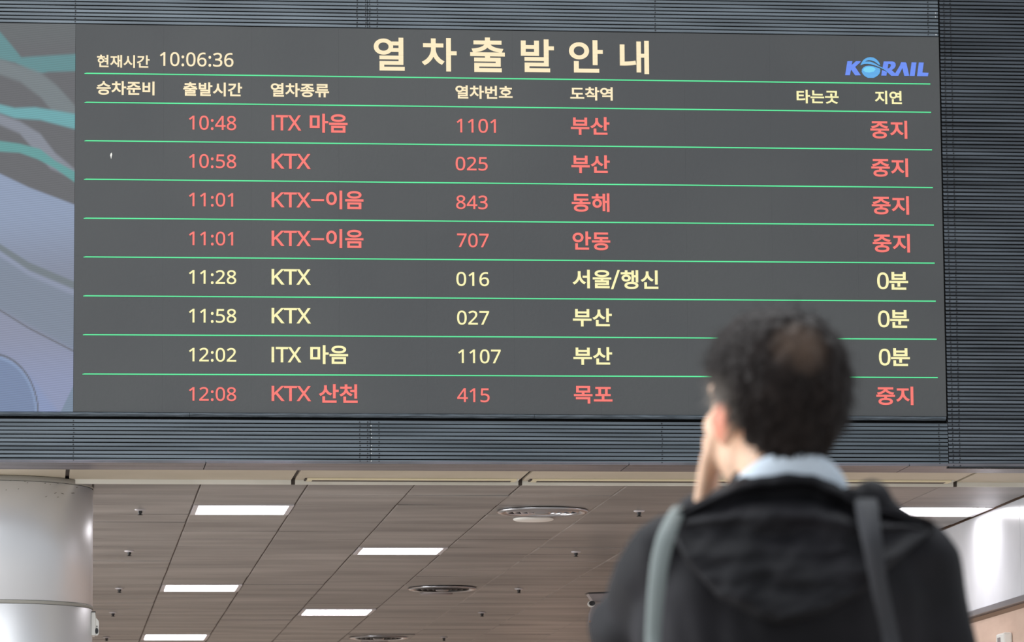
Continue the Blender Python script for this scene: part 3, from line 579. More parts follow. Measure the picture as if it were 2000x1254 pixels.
def text(name, s, x0, y0, x1, y1, col, off=0.008, gap=0, label=None, parent=bd):
    """fit the string into the rectangle given by photo points, on the face of the display"""
    loops = glyph_loops(s, gap)
    cw = -1 if area2(max(loops, key=lambda L: abs(area2(L)))) > 0 else 1
    V, fs = fill([grow(L, off * 1000 * cw) for L in loops]); V = np.array(V)
    lo = V.min(0); hi = V.max(0)
    xm, ym = (x0 + x1) / 2, (y0 + y1) / 2
    slope = (at(x1, ym, YT).x - at(x0, ym, YT).x)
    A = at(x0, ym, YT).x; B = at(x1, ym, YT).x
    sk = 0.0095 * (x1 - x0) / 2       # the photographed box includes the slant of the line
    zt = at(xm, y0 + sk, YT).z; zb_ = at(xm, y1 - sk, YT).z
    fx = (B - A) / (hi[0] - lo[0]); fz = (zt - zb_) / (hi[1] - lo[1])
    vs = [(A + (v[0] - lo[0]) * fx, YT, zb_ + (v[1] - lo[1]) * fz) for v in V]
    bm = bmesh.new()
    bv = [bm.verts.new(v) for v in vs]
    for q in fs:
        try: bm.faces.new([bv[i] for i in q])
        except ValueError: pass
    bmesh.ops.recalc_face_normals(bm, faces=bm.faces[:])
    r = bmesh.ops.extrude_face_region(bm, geom=bm.faces[:])
    bmesh.ops.translate(bm, vec=(0, 0.0022, 0), verts=[e for e in r['geom'] if isinstance(e, bmesh.types.BMVert)])
    verts = [v.co.copy() for v in bm.verts]; bm.verts.index_update()
    faces = [tuple(v.index for v in f_.verts) for f_ in bm.faces]
    bm.free()
    o = mesh_ob(name, verts, faces, LC[col], parent)
    if label: o['label'] = label
    return o
# title
for ch, b_ in zip('열차출발안내', ((730, 73, 790.4, 138), (823.7, 73.7, 892, 139.6), (918.4, 73, 986, 141), (1017.4, 76.5, 1082, 141), (1111.4, 78, 1177.4, 142), (1210.7, 79.3, 1267.5, 144.6))):
    text('title_letter', ch, *b_, 'cream', 0.0072)
OH, OR, OD, OK = 0.0080, 0.0075, 0.006, 0.010
text('clock_caption', '현재시간', 189.5, 107, 292.3, 132.6, 'cream', 0.0065)
text('clock_time', '10:06:36', 312.3, 101.8, 456, 130.5, 'cream', OD, label='clock reading 10:06:36 in cream digits')
for s, b_, c in (('승차준비', (188.8, 158, 301.8, 186), 'cream'), ('출발시간', (358, 160.4, 473, 188.4), 'cream'), ('열차종류', (529, 162, 642.8, 190), 'cream'),
              ('열차번호', (889.6, 166.7, 1001.2, 193.7), 'cream'), ('도착역', (1113.9, 169.5, 1196.7, 196.5), 'cream'), ('타는곳', (1556, 175.4, 1638, 202.5), 'yellow'), ('지연', (1708.8, 177, 1761.4, 203.5), 'yellow')):
    text('column_heading', s, *b_, c, OH)
rows = [
 ('red', '10:48', (369, 225.6, 461.4, 254.4), (('ITX', (530.5, 224.6, 588.5, 255)), ('마음', (605, 221.8, 679, 259.6))), '1101', (892, 231.6, 968.6, 259.6), '부산', (1115, 228, 1190.4, 263.9), '중지', (1700, 235, 1772, 271)),
 ('red', '10:58', (369, 300.7, 461.4, 328.8), (('KTX', (530.5, 300, 607, 330)),), '025', (890, 306, 952.5, 333.3), '부산', (1116, 302.5, 1191, 338.6), '중지', (1701.8, 308.8, 1773.7, 345.6)),
 ('red', '11:01', (369, 376, 455.4, 404), (('KTX', (530.5, 375.4, 607, 405.3)), ('-', (608, 389, 633, 393)), ('이음', (637, 372, 710, 409))), '843', (891, 381.4, 952.5, 408.8), '동해', (1116.7, 377, 1190.4, 414), '중지', (1702.8, 382.5, 1775.4, 419.3)),
 ('red', '11:01', (369, 451.8, 455.4, 479.8), (('KTX', (530.5, 450.4, 607, 481)), ('-', (608, 465, 633, 469)), ('이음', (637, 447.5, 710, 485))), '707', (892.8, 455.6, 954.6, 483.3), '안동', (1118.4, 451.8, 1192, 489), '중지', (1704.6, 456.3, 1777.2, 493.2)),
 ('yellow', '11:28', (369, 527, 461.4, 555.3), (('KTX', (530.5, 525.4, 607, 556.3)),), '016', (891.4, 531, 955.3, 559), '서울/행신', (1118.4, 526.5, 1285.8, 565), '0분', (1713.3, 531, 1773.7, 566)),
 ('yellow', '11:58', (369, 602.6, 461.4, 631), (('KTX', (530.5, 601.3, 607.4, 632)),), '027', (892.8, 606.5, 955.3, 634.6), '부산', (1119, 602, 1195, 638), '0분', (1715, 605.4, 1775.4, 640.5)),
 ('yellow', '12:02', (369, 679, 461.4, 707), (('ITX', (530.5, 677.4, 588.8, 708)), ('마음', (606, 673.9, 680, 711.4))), '1107', (895, 682, 978, 710), '부산', (1120, 677.4, 1195.6, 713), '0분', (1716.8, 680, 1777.2, 715)),
 ('red', '12:08', (369, 755.6, 461.4, 783.7), (('KTX', (530.5, 753.5, 607.7, 783.7)), ('산천', (622.8, 750, 698.6, 787))), '415', (893, 758, 956.3, 786), '목포', (1121, 753.5, 1196.3, 788.6), '중지', (1711.6, 754.6, 1784, 791.4)),
]
for c, t, tb, kinds, num, nb, dest, db, st, sb_ in rows:
    word = 'red' if c == 'red' else 'yellow'
    text('departure_time', t, *tb, c, OD, label='%s departure time %s' % (word, t))
    for s, b_ in kinds: text('train_type', s, *b_, c, 0.0 if s == '-' else (OR if ord(s[0]) > 1000 else OK))
    text('train_number', num, *nb, c, OD, 0, label='%s train number %s' % (word, num))
    if '/' in dest:
        text('destination', '서울', 1118.4, 526.5, 1194, 563.5, c, OR); text('destination', '/', 1193, 527, 1211, 565, c, 0.004); text('destination', '행신', 1212.5, 527.5, 1285.8, 565, c, OR)
    else: text('destination', dest, *db, c, OR)
    if st[0] == '0':
        x, y = sb_[0], sb_[1]
        text('delay_status', '0', x, y + 1, x + 22.5, y + 34, c, 0.008); text('delay_status', '분', x + 23.5, y, sb_[2], sb_[3], c, OR)
    else: text('delay_status', st, *sb_, c, OR)
# green ruled lines
for (xa_, ya), (xb, yb) in (((165, 143), (1817, 164)), ((165, 199.6), (1818.6, 219.3)), ((165, 274.7), (1820.4, 292.6)), ((164, 350), (1822, 366.3)), ((163.5, 426), (1824, 439.6)),
                      ((163, 501.6), (1825.6, 513.9)), ((162.5, 577.7), (1827.7, 588.2)), ((161.8, 653.5), (1829.5, 662.6)), ((161, 730.4), (1831.6, 737.4))):
    a = at(xa_, ya, YT); b_ = at(xb, yb, YT); h = 0.0031
    e = 0.012
    prism_poly('ruled_line', [Vector((a.x, YT + .002, a.z - h)), Vector((b_.x, YT + .002, b_.z - h)), Vector((b_.x, YT + .002, b_.z + h)), Vector((a.x + e, YT + .002, a.z + h)), Vector((a.x, YT + .002, a.z))], 0.002, LC['green'], bd)
# emblem: slanted letters with a globe; coordinates in a 2000 x 684 enlargement of the photo corner (1640,100)-(1830,165)
def LP(pts): return [at(1640 + a * 0.095, 100 + b_ * 0.095, YT + 0.002) for a, b_ in pts]
def lpoly(name, pts, c):
    o = prism_poly(name, LP(pts), 0.002, LC[c], bd)
    o.data.validate()
    return o
lpoly('logo_letter', [(158, 205), (262, 203), (245, 285), (335, 205), (435, 206), (420, 232), (318, 325), (432, 495), (318, 497), (233, 378), (210, 494), (112, 494)], 'blue')
def arc(cx, cy, rx, ry, a0, a1, n=18): return [(cx + rx * math.cos(math.radians(a0 + (a1 - a0) * k / n)), cy - ry * math.sin(math.radians(a0 + (a1 - a0) * k / n))) for k in range(n + 1)]
lpoly('logo_globe', [(452, 420), (458, 370), (485, 335), (530, 308), (600, 300), (680, 308), (760, 335), (815, 352), (833, 375), (832, 420), (815, 465), (775, 508), (720, 540), (690, 550), (580, 548), (520, 515), (475, 470)], 'sky')
lpoly('logo_globe_core', [(480, 400), (500, 350), (560, 322), (640, 320), (700, 340), (740, 372), (700, 420), (610, 440), (530, 432)], 'pale').location.y = -0.0023
lpoly('logo_crescent', [(430, 292), (432, 270), (450, 235), (480, 190), (520, 155), (570, 133), (630, 124), (690, 133), (740, 158), (785, 200), (815, 240), (832, 285), (800, 275), (750, 235), (700, 205), (650, 190), (590, 185), (545, 198), (522, 218), (560, 214), (620, 215), (680, 232), (740, 262), (800, 300), (885, 345), (940, 380), (1010, 440), (985, 430), (900, 370), (830, 335), (760, 305), (700, 285), (640, 268), (570, 260), (510, 262), (460, 275)], 'sky')
lpoly('logo_letter', [(905, 212), (1080, 211), (1125, 225), (1148, 255), (1150, 280), (1052, 279), (1035, 262), (1000, 262), (985, 358), (1025, 345), (1050, 305), (1052, 281), (1150, 282), (1150, 305), (1125, 350), (1068, 392), (1140, 455), (1235, 300), (1262, 228), (1355, 230), (1372, 250), (1428, 505), (1330, 509), (1318, 470), (1290, 345), (1205, 506), (1062, 505), (985, 438), (890, 352), (880, 345)], 'blue')
lpoly('logo_letter', [(870, 385), (970, 430), (960, 502), (855, 500)], 'blue')
lpoly('logo_letter', [(1478, 230), (1578, 232), (1540, 510), (1440, 508)], 'blue')
lpoly('logo_letter', [(1627, 232), (1728, 234), (1700, 440), (1826, 446), (1812, 515), (1590, 513)], 'blue')
# small bright chip mark
lpoly('chip_mark', [((216 - 1640 + a) / 0.095, (300 - 100 + b_) / 0.095) for a, b_ in ((0, 0), (2.2, -2), (3, 2), (2, 6), (1, 11), (0, 6), (-1, 4))], 'cream').data.materials[0] = mat('chip', (0.75, 0.72, 0.66), 0.6)

# ---- video wall left of the board: a moving picture of pale curved shapes
vs_ = empty('video_screen', (X0 - 0.5, YB, ZBt)); tag(vs_, 'video wall left of the board showing blue and teal curved shapes', 'screen')
VX0 = XL
NX, NZ = 330, 330
gxv = np.linspace(VX0, X0 - 0.001, NX); gzv = np.linspace(ZBt, ZT, NZ)
XX, ZZ = np.meshgrid(gxv, gzv)
# picture coordinates of the video frame (about one unit per photo pixel)
pa, pb2, pc, pd = at(0, 50, YB), at(147, 50, YB), at(0, 805, YB), at(147, 805, YB)
U = (XX - pa.x) / (pb2.x - pa.x) * 147.0
Vv = (pa.z - ZZ) / (pa.z - pc.z) * 755.0 + 50.0
def sm(a, b_, x): t = np.clip((x - a) / (b_ - a), 0, 1); return t * t * (3 - 2 * t)
def below(pts, w):      # 1 below the polyline v = f(u)
    xs, ys_ = zip(*pts)
    fy = np.interp(U, xs, ys_)
    m0 = (ys_[1] - ys_[0]) / (xs[1] - xs[0])
    fy = np.where(U < xs[0], ys_[0] + (U - xs[0]) * m0 * 0.6, fy)
    return sm(-w, w, Vv - fy)
def band(p0, p1, w): return below(p0, w) * (1 - below(p1, w))
def lin(*c): return np.array(srgb(*c))
C = np.ones(U.shape + (3,)) * lin(88, 88, 92)
def paint(mk, c):
    global C
    C = C * (1 - mk[..., None]) + lin(*c) * mk[..., None]
g1 = sm(50, 130, Vv) * (1 - sm(180, 300, U)); paint(0.4 * (1 - sm(60, 120, Vv)), (88, 98, 98))
paint(band([(0, 62), (20, 85), (42, 112), (80, 109), (147, 104)], [(0, 118), (30, 123), (70, 145), (95, 140), (147, 138)], 4), (82, 138, 142))
paint(band([(0, 116), (40, 128), (80, 142), (110, 165), (147, 205)], [(0, 146), (40, 160), (80, 190), (110, 225), (147, 240)], 6), (112, 122, 126))
paint(band([(0, 205), (30, 212), (70, 210), (147, 222)], [(0, 222), (30, 232), (80, 235), (147, 252)], 4), (98, 170, 176))
paint(band([(0, 224), (40, 238), (80, 262), (110, 300), (147, 330)], [(0, 245), (40, 262), (65, 290), (100, 330), (147, 350)], 5) * 0.85, (136, 142, 156))
paint(band([(0, 277), (40, 282), (80, 292), (110, 315), (147, 335)], [(0, 298), (40, 300), (75, 312), (110, 330), (147, 356)], 3), (84, 158, 156))
body = below([(0, 340), (60, 368), (147, 400)], 3)
top = lin(142, 158, 188); mid = lin(128, 136, 158); low = lin(134, 150, 192)
kk = sm(400, 560, Vv)[..., None]; k2 = sm(640, 760, Vv)[..., None]
bodyc = (top * (1 - kk) + mid * kk) * (1 - k2) + low * k2
C = C * (1 - body[..., None]) + bodyc * body[..., None]
paint(band([(0, 500), (60, 535), (147, 575)], [(0, 605), (60, 635), (147, 682)], 8) * 0.55, (114, 130, 148))
paint(band([(0, 605), (60, 640), (147, 688)], [(0, 690), (60, 730), (147, 840)], 12) * 0.5, (146, 150, 180))
paint(band([(0, 476), (60, 514), (147, 550)], [(0, 490), (60, 530), (147, 566)], 3) * 0.9, (104, 116, 122))
paint(band([(0, 490), (60, 530), (147, 566)], [(0, 500), (60, 540), (147, 578)], 5) * 0.5, (150, 160, 188))
paint(band([(0, 603), (60, 640), (147, 684)], [(0, 606), (60, 643), (147, 687)], 1.2), (88, 88, 98))
dd = np.sqrt(((U + 8) / 90.0) ** 2 + ((Vv - 812) / 121.0) ** 2)
paint(1 - sm(0.93, 0.99, dd), (112, 132, 170)); paint((1 - sm(0.99, 1.01, dd)) * sm(0.965, 0.98, dd), (84, 90, 104)); paint((1 - sm(0.95, .965, dd)) * sm(0.90, 0.92, dd) * .5, (140, 165, 205))
paint(below([(-400, 3000), (120, 812), (147, 755)], 3) * 0.7, (104, 130, 148))
me = bpy.data.meshes.new('picture')
idx = np.arange(NX * NZ).reshape(NZ, NX)
ver = np.stack([XX - vs_.location.x, np.full_like(XX, 0.0), ZZ - vs_.location.z], -1).reshape(-1, 3)
q = np.stack([idx[:-1, :-1], idx[:-1, 1:], idx[1:, 1:], idx[1:, :-1]], -1).reshape(-1, 4)
me.from_pydata(ver.tolist(), [], q.tolist())
at_ = me.color_attributes.new('picture', 'FLOAT_COLOR', 'POINT')
at_.data.foreach_set('color', np.concatenate([C.reshape(-1, 3), np.ones((NX * NZ, 1))], 1).ravel().astype(np.float32))
mp_ = mat('video_picture', (0.03, 0.03, 0.03), 0.7); nt = mp_.node_tree
ca = nt.nodes.new('ShaderNodeVertexColor'); ca.layer_name = 'picture'
g = nt.nodes.new('ShaderNodeNewGeometry'); sxy = nt.nodes.new('ShaderNodeSeparateXYZ'); nt.links.new(g.outputs['Position'], sxy.inputs[0])
wv = nt.nodes.new('ShaderNodeMath'); wv.operation = 'MULTIPLY'; wv.inputs[1].default_value = 2 * math.pi / 0.0125
ax_ = nt.nodes.new('ShaderNodeMath'); ax_.operation = 'MULTIPLY_ADD'; ax_.inputs[1].default_value = -0.12
nt.links.new(sxy.outputs['X'], ax_.inputs[0]); nt.links.new(sxy.outputs['Z'], ax_.inputs[2]); nt.links.new(ax_.outputs[0], wv.inputs[0])
sn = nt.nodes.new('ShaderNodeMath'); sn.operation = 'SINE'; nt.links.new(wv.outputs[0], sn.inputs[0])
mr = nt.nodes.new('ShaderNodeMapRange'); mr.inputs['From Min'].default_value = -1; mr.inputs['To Min'].default_value = 0.70; mr.inputs['To Max'].default_value = 0.86
nt.links.new(sn.outputs[0], mr.inputs['Value'])
pb_ = nt.nodes['Principled BSDF']
nt.links.new(ca.outputs['Color'], pb_.inputs['Emission Color']); nt.links.new(mr.outputs[0], pb_.inputs['Emission Strength'])
me.materials.append(mp_)
o = bpy.data.objects.new('picture', me); link(o, vs_)
box('screen_back', VX0, X0 - 0.001, YB + 0.001, YB + 0.03, ZBt, ZT, M_DARK, vs_)
# ------------------------------------------------------------------ the man with his back to the camera
YM = 5.5
def Q(px, py, dy=0.0): return at(px, py, YM + dy)
PXM = 1.0 / 1518.0
M_SKIN = mix_noise(mat('skin', srgb(240, 200, 170), 0.5), srgb(236, 192, 160), srgb(246, 208, 180), 14)
M_SKIN.node_tree.nodes['Principled BSDF'].inputs['Subsurface Weight'].default_value = 0.12
M_SKIN.node_tree.nodes['Principled BSDF'].inputs['Subsurface Radius'].default_value = (0.012, 0.005, 0.003)
M_CLOTH = mix_noise(mat('black_jacket', (0.012, 0.012, 0.014), 0.7, spec=0.3), srgb(21, 20, 24), srgb(32, 30, 35), 9, bump=0.2, bscale=240)
M_SHIRT = mat('pale_blue_shirt', srgb(226, 238, 250), 0.7)
M_TROU = mat('dark_trousers', srgb(34, 36, 44), 0.8)
M_SHOE = mat('black_shoe', srgb(20, 19, 19), 0.4)
M_STRAP_G = mat('grey_strap', srgb(134, 142, 140), 0.7)
M_STRAP_D = mat('charcoal_strap', srgb(58, 58, 62), 0.75)
M_BAG = mat('bag_fabric', srgb(36, 37, 41), 0.8)
M_EYE = mat('eye_white', (0.85, 0.84, 0.82), 0.2)
M_IRIS = mat('iris_dark', (0.03, 0.015, 0.01), 0.15)

class Blob:
    """collects ellipsoids and tapered limbs that are fused into one continuous skin"""
    def __init__(s): s.v = []; s.f = []
    def ell(s, c, r, rot=None, n=14):
        b0 = len(s.v); c = Vector(c); R = rot if rot is not None else Matrix.Identity(3)
        for i in range(n + 1):
            t = math.pi * i / n
            for k in range(n * 2):
                a = math.pi * k / n
                s.v.append(tuple(c + R @ Vector((r[0] * math.sin(t) * math.cos(a), r[1] * math.sin(t) * math.sin(a), r[2] * math.cos(t)))))
        m = n * 2
        for i in range(n):
            for k in range(m):
                s.f.append((b0 + i * m + k, b0 + i * m + (k + 1) % m, b0 + (i + 1) * m + (k + 1) % m, b0 + (i + 1) * m + k))
    def limb(s, a, b, ra, rb, fa=1.0, n=16, steps=8, axis=Vector((0, 1, 0))):
        """round tapered capsule from a to b; fa flattens it along `axis`"""
        a = Vector(a); b = Vector(b); d = (b - a); L = d.length; d.normalize()
        e1 = (axis - axis.dot(d) * d)
        if e1.length < 1e-3: e1 = Vector((1, 0, 0)) - d * d.x
        e1.normalize(); e2 = d.cross(e1)
        rings = []
        for i in range(6): t = math.pi / 2 * i / 6; rings.append((-ra * math.cos(t), ra * math.sin(t)))
        for i in range(steps + 1): t = i / steps; rings.append((L * t, ra + (rb - ra) * t))
        for i in range(1, 7): t = math.pi / 2 * i / 6; rings.append((L + rb * math.sin(t), rb * math.cos(t)))
        b0 = len(s.v)
        for x, r in rings:
            for k in range(n):
                an = 2 * math.pi * k / n
                s.v.append(tuple(a + d * x + e1 * (max(r, 1e-4) * math.cos(an) * fa) + e2 * (max(r, 1e-4) * math.sin(an))))
        for i in range(len(rings) - 1):
            for k in range(n):
                s.f.append((b0 + i * n + k, b0 + i * n + (k + 1) % n, b0 + (i + 1) * n + (k + 1) % n, b0 + (i + 1) * n + k))
        s.f.append(tuple(b0 + k for k in range(n))[::-1]); s.f.append(tuple(b0 + (len(rings) - 1) * n + k for k in range(n)))
    def fuse(s, name, voxel, smooth, m, parent, wrinkle=None):
        me = bpy.data.meshes.new(name); me.from_pydata(s.v, [], s.f)
        bm = bmesh.new(); bm.from_mesh(me); bmesh.ops.recalc_face_normals(bm, faces=bm.faces[:]); bm.to_mesh(me); bm.free()
        ob = bpy.data.objects.new('tmp', me); SC.collection.objects.link(ob)
        r = ob.modifiers.new('r', 'REMESH'); r.mode = 'VOXEL'; r.voxel_size = voxel
        if smooth:
            k = ob.modifiers.new('s', 'SMOOTH'); k.factor = 0.6; k.iterations = smooth
        dg = bpy.context.evaluated_depsgraph_get()
        out = bpy.data.meshes.new_from_object(ob.evaluated_get(dg))
        bpy.data.objects.remove(ob)
        if wrinkle:
            nn = [v.normal.copy() for v in out.vertices]
            for v, no in zip(out.vertices, nn): v.co += no * wrinkle(v.co)
        off = Vector((0, 0, 0)); p = parent
        while p is not None: off += p.location; p = p.parent
        for v in out.vertices: v.co -= off
        out.materials.clear(); out.materials.append(m)
        for p_ in out.polygons: p_.use_smooth = True
        o = bpy.data.objects.new(name, out); return link(o, parent)

base_pt = Q(1530, 1254); base_pt.z = 0.0
man = empty('person', base_pt); tag(man, 'dark-haired man in a black hooded jacket seen from behind, hand raised to his face', 'person')
HC = Q(1509, 806, 0.0)                                   # middle of the head
HR = Matrix.Rotation(math.radians(19), 3, 'Z') @ Matrix.Rotation(math.radians(9), 3, 'X') @ Matrix.Rotation(math.radians(-2), 3, 'Y')
def H(x, y, z): return HC + HR @ Vector((x, y, z))

# ---- one body: head, neck, trunk, limbs, hands and feet
B = Blob()
B.ell(H(0, -0.010, 0.034), (0.074, 0.090, 0.080), HR); B.ell(H(0, 0.02, 0.0), (0.069, 0.076, 0.08), HR)
B.ell(H(0, 0.030, -0.055), (0.057, 0.058, 0.060), HR); B.ell(H(0, 0.068, -0.098), (0.026, 0.022, 0.018), HR)
B.limb(H(0, 0.094, 0.010), H(0, 0.114, -0.028), 0.009, 0.014); B.ell(H(-0.012, 0.103, -0.032), (0.010, 0.010, 0.008), HR); B.ell(H(0.012, 0.103, -0.032), (0.010, 0.010, 0.008), HR)
B.limb(H(-0.045, 0.078, 0.026), H(-0.012, 0.092, 0.022), 0.010, 0.009); B.limb(H(0.045, 0.078, 0.026), H(0.012, 0.092, 0.022), 0.010, 0.009)
B.limb(H(-0.02, 0.088, -0.060), H(0.02, 0.088, -0.060), 0.007, 0.007); B.limb(H(-0.017, 0.086, -0.071), H(0.017, 0.086, -0.071), 0.008, 0.008)
B.ell(H(-0.045, 0.062, -0.022), (0.022, 0.024, 0.022), HR); B.ell(H(0.045, 0.062, -0.022), (0.022, 0.024, 0.022), HR)
for s in (-1, 1):                                         # ears: rim and lobe standing off the skull
    E = HR @ Matrix.Rotation(s * math.radians(-24), 3, 'Z')
    B.ell(H(s * 0.078, -0.016, -0.012), (0.010, 0.020, 0.033), E)
    B.limb(H(s * 0.084, -0.029, 0.010), H(s * 0.079, -0.023, -0.038), 0.006, 0.005)
    B.limb(H(s * 0.075, 0.002, -0.01), H(s * 0.083, -0.002, -0.01), 0.012, 0.010)
NB = Q(1526, 985, -0.002)
B.limb(H(0.004, -0.026, -0.045), NB, 0.057, 0.060); B.limb(NB, Q(1530, 1060, 0.0), 0.066, 0.085)
LS, RS = Q(1298, 1082, 0.0), Q(1770, 1086, 0.0)
B.limb(LS, RS, 0.045, 0.045); B.limb(NB, LS, 0.05, 0.042); B.limb(NB, RS, 0.05, 0.042)
chest = Q(1534, 1240, 0.0)
B.ell(chest, (0.165, 0.10, 0.17)); B.limb(Q(1534, 1240), Vector((chest.x, YM, 0.95)), 0.125, 0.135, 0.75)
hip = Vector((chest.x, YM, 0.93)); B.ell(hip, (0.16, 0.105, 0.11))
LE, RE = Q(1245, 1238, 0.12), Q(1838, 1470, 0.02)
WR = Q(1374, 996, 0.110); RW = Q(1850, 1790, 0.11)
B.limb(LS, LE, 0.045, 0.037); B.limb(LE, WR, 0.038, 0.025)
B.limb(RS, RE, 0.045, 0.037); B.limb(RE, RW, 0.038, 0.026)
legs = []
for s in (-1, 1):
    h = hip + Vector((s * 0.085, 0, -0.05)); k = Vector((hip.x + s * 0.10, YM + 0.01, 0.49)); a = Vector((hip.x + s * 0.11, YM - 0.01, 0.085))
    legs.append((h, k, a))
    B.limb(h, k, 0.080, 0.055); B.limb(k, a, 0.055, 0.036); B.limb(a + Vector((0, -0.02, -0.035)), a + Vector((s * 0.02, 0.16, -0.05)), 0.035, 0.028)
def hand(palm0, palm1, side, roots, curl):
    """palm from wrist palm0 to knuckles palm1, `side` the across-the-palm direction, fingers of unequal length"""
    palm0 = Vector(palm0); palm1 = Vector(palm1); d = (palm1 - palm0).normalized(); sd = Vector(side); sd = (sd - sd.dot(d) * d).normalized(); nrm = d.cross(sd)
    for t in (-1, -0.35, 0.35, 1): B.limb(palm0 + sd * t * 0.016, palm1 + sd * t * 0.030, 0.013, 0.011)
    for i, (t, Lf) in enumerate(((-1, 0.058), (-0.35, 0.073), (0.35, 0.079), (1, 0.070))):
        p = palm1 + sd * t * 0.031; ang = 0.0; dd = (d + sd * t * 0.10).normalized()
        for j, fr in enumerate((0.45, 0.31, 0.24)):
            ang += curl
            q_ = p + (dd * math.cos(ang) + nrm * math.sin(ang)) * (Lf * fr)
            B.limb(p, q_, 0.0088 - 0.0008 * j, 0.0082 - 0.0008 * j, n=10, steps=2); p = q_
    th = palm0 + d * 0.028 + sd * 0.030
    t1 = th + (d * 0.6 + sd * 0.75 + nrm * 0.25).normalized() * 0.038; t2 = t1 + (d * 0.9 + sd * 0.3 + nrm * 0.35).normalized() * 0.028
    B.limb(palm0 + d * 0.012 + sd * 0.012, th, 0.014, 0.013); B.limb(th, t1, 0.0115, 0.010, n=10); B.limb(t1, t2, 0.0098, 0.0085, n=10)
hand(WR, Q(1391, 884, 0.080), Vector((0.30, 1.0, 0)), 0, -0.10)
hand(RW, RW + Vector((0.0, 0.03, -0.09)), Vector((0.25, 1, 0)), 0, 0.30)
body = B.fuse('body', 0.0052, 3, M_SKIN, man)
def skin_tone(p):
    d = HR.transposed() @ (p - HC)
    c = Vector(srgb(240, 198, 168))
    ear = max(0, min(1, (abs(d.x) - 0.074) / 0.010)) * max(0, 1 - abs(d.y + 0.012) / 0.035) * max(0, 1 - abs(d.z + 0.01) / 0.05)
    c = c.lerp(Vector(srgb(226, 140, 112)), min(1, ear * 1.8))
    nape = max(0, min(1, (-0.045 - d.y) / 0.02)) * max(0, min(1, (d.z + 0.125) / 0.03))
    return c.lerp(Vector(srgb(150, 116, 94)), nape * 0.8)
arr = np.ones((len(body.data.vertices), 4), np.float32)
for i, v_ in enumerate(body.data.vertices): arr[i, :3] = skin_tone(v_.co + man.location)
body.data.color_attributes.new('skin_tone', 'FLOAT_COLOR', 'POINT').data.foreach_set('color', arr.ravel())
vt = M_SKIN.node_tree.nodes.new('ShaderNodeVertexColor'); vt.layer_name = 'skin_tone'
M_SKIN.node_tree.links.new(vt.outputs['Color'], M_SKIN.node_tree.nodes['Principled BSDF'].inputs['Base Color'])
for s in (-1, 1):
    e = lathe('eye', [(0.0001, 0.0115)] + [(0.0115 * math.sin(t), 0.0115 * math.cos(t)) for t in [math.pi * k / 10 for k in range(1, 10)]] + [(0.0001, -0.0115)], M_EYE, man, loc=H(s * 0.031, 0.080, 0.006), seg=16)
    i_ = lathe('iris', [(0.0055, 0.0), (0.0001, 0.0012)], M_IRIS, e, loc=H(s * 0.031, 0.0922, 0.006), seg=14)
    i_.rotation_euler = (HR @ Matrix.Rotation(-math.pi / 2, 3, 'X')).to_euler()

# ---- hair: a shell over skull with lifted strands
def hairline(p):          # p in head space; True where hair grows
    x, y, z = p
    if z > 0.075: return y < 0.088
    if y > 0.055: return False
    if y > 0.012: return z > 0.030 + (y - 0.012) * 0.9
    if abs(x) > 0.052 and y > -0.040: return z > 0.020 - (0.012 - y) * 0.25
    if y > -0.058: return z > -0.030 + (y + 0.040) * 0.6
    return z > -0.060
HB = Blob()
n = 40
hv = []; hf = []
grid = {}
def skull(dirv):         # radius of the hair cap in a direction
    x, y, z = dirv
    c = Vector((0, -0.014, 0.026)); r = Vector((0.0735, 0.0900, 0.0920))
    if z < 0: r = Vector((0.0740, 0.090, 0.106))
    if z < 0: r.x -= 0.016 * min(1, -z * 1.3)
    e = 2.45
    k = (abs(x / r.x) ** e + abs(y / r.y) ** e + abs(z / r.z) ** e) ** (-1 / e)
    q_ = Vector(dirv) * k
    return c + q_
NU, NV = 150, 90
bald_c = Vector((-0.010, -0.078, 0.078))
for i in range(NV + 1):
    t = math.pi * i / NV
    for k in range(NU):
        a = 2 * math.pi * k / NU
        dv = Vector((math.sin(t) * math.cos(a), math.sin(t) * math.sin(a), math.cos(t)))
        p = skull(dv)
        if not hairline(p): continue
        # squarish back and sides like short thick hair
        thick = 0.006 + 0.007 * max(0, dv.z) + 0.006 * max(0, -dv.y) * max(0, 0.7 - abs(dv.z))
        thick += 0.012 * max(0, dv.y) * max(0, dv.z)
        nz_ = noise.noise(Vector((dv.x * 7, dv.y * 7, dv.z * 3.2))) * 0.0055 + noise.noise(Vector((dv.x * 26, dv.y * 26, dv.z * 6))) * 0.0022
        if p.z < -0.035: thick *= max(0.15, (p.z + 0.075) / 0.04)
        q_ = p + dv * (thick + nz_)
        grid[i, k] = len(hv); hv.append(H(*q_))
for i in range(NV):
    for k in range(NU):
        ks = [(i, k), (i, (k + 1) % NU), (i + 1, (k + 1) % NU), (i + 1, k)]
        if all(q_ in grid for q_ in ks): hf.append(tuple(grid[q_] for q_ in ks))
M_HAIR = mat('dark_hair', (0.02, 0.015, 0.013), 0.62, spec=0.22)
nt = M_HAIR.node_tree; bs = nt.nodes['Principled BSDF']
vc = nt.nodes.new('ShaderNodeVertexColor'); vc.layer_name = 'tone'; nt.links.new(vc.outputs['Color'], bs.inputs['Base Color'])
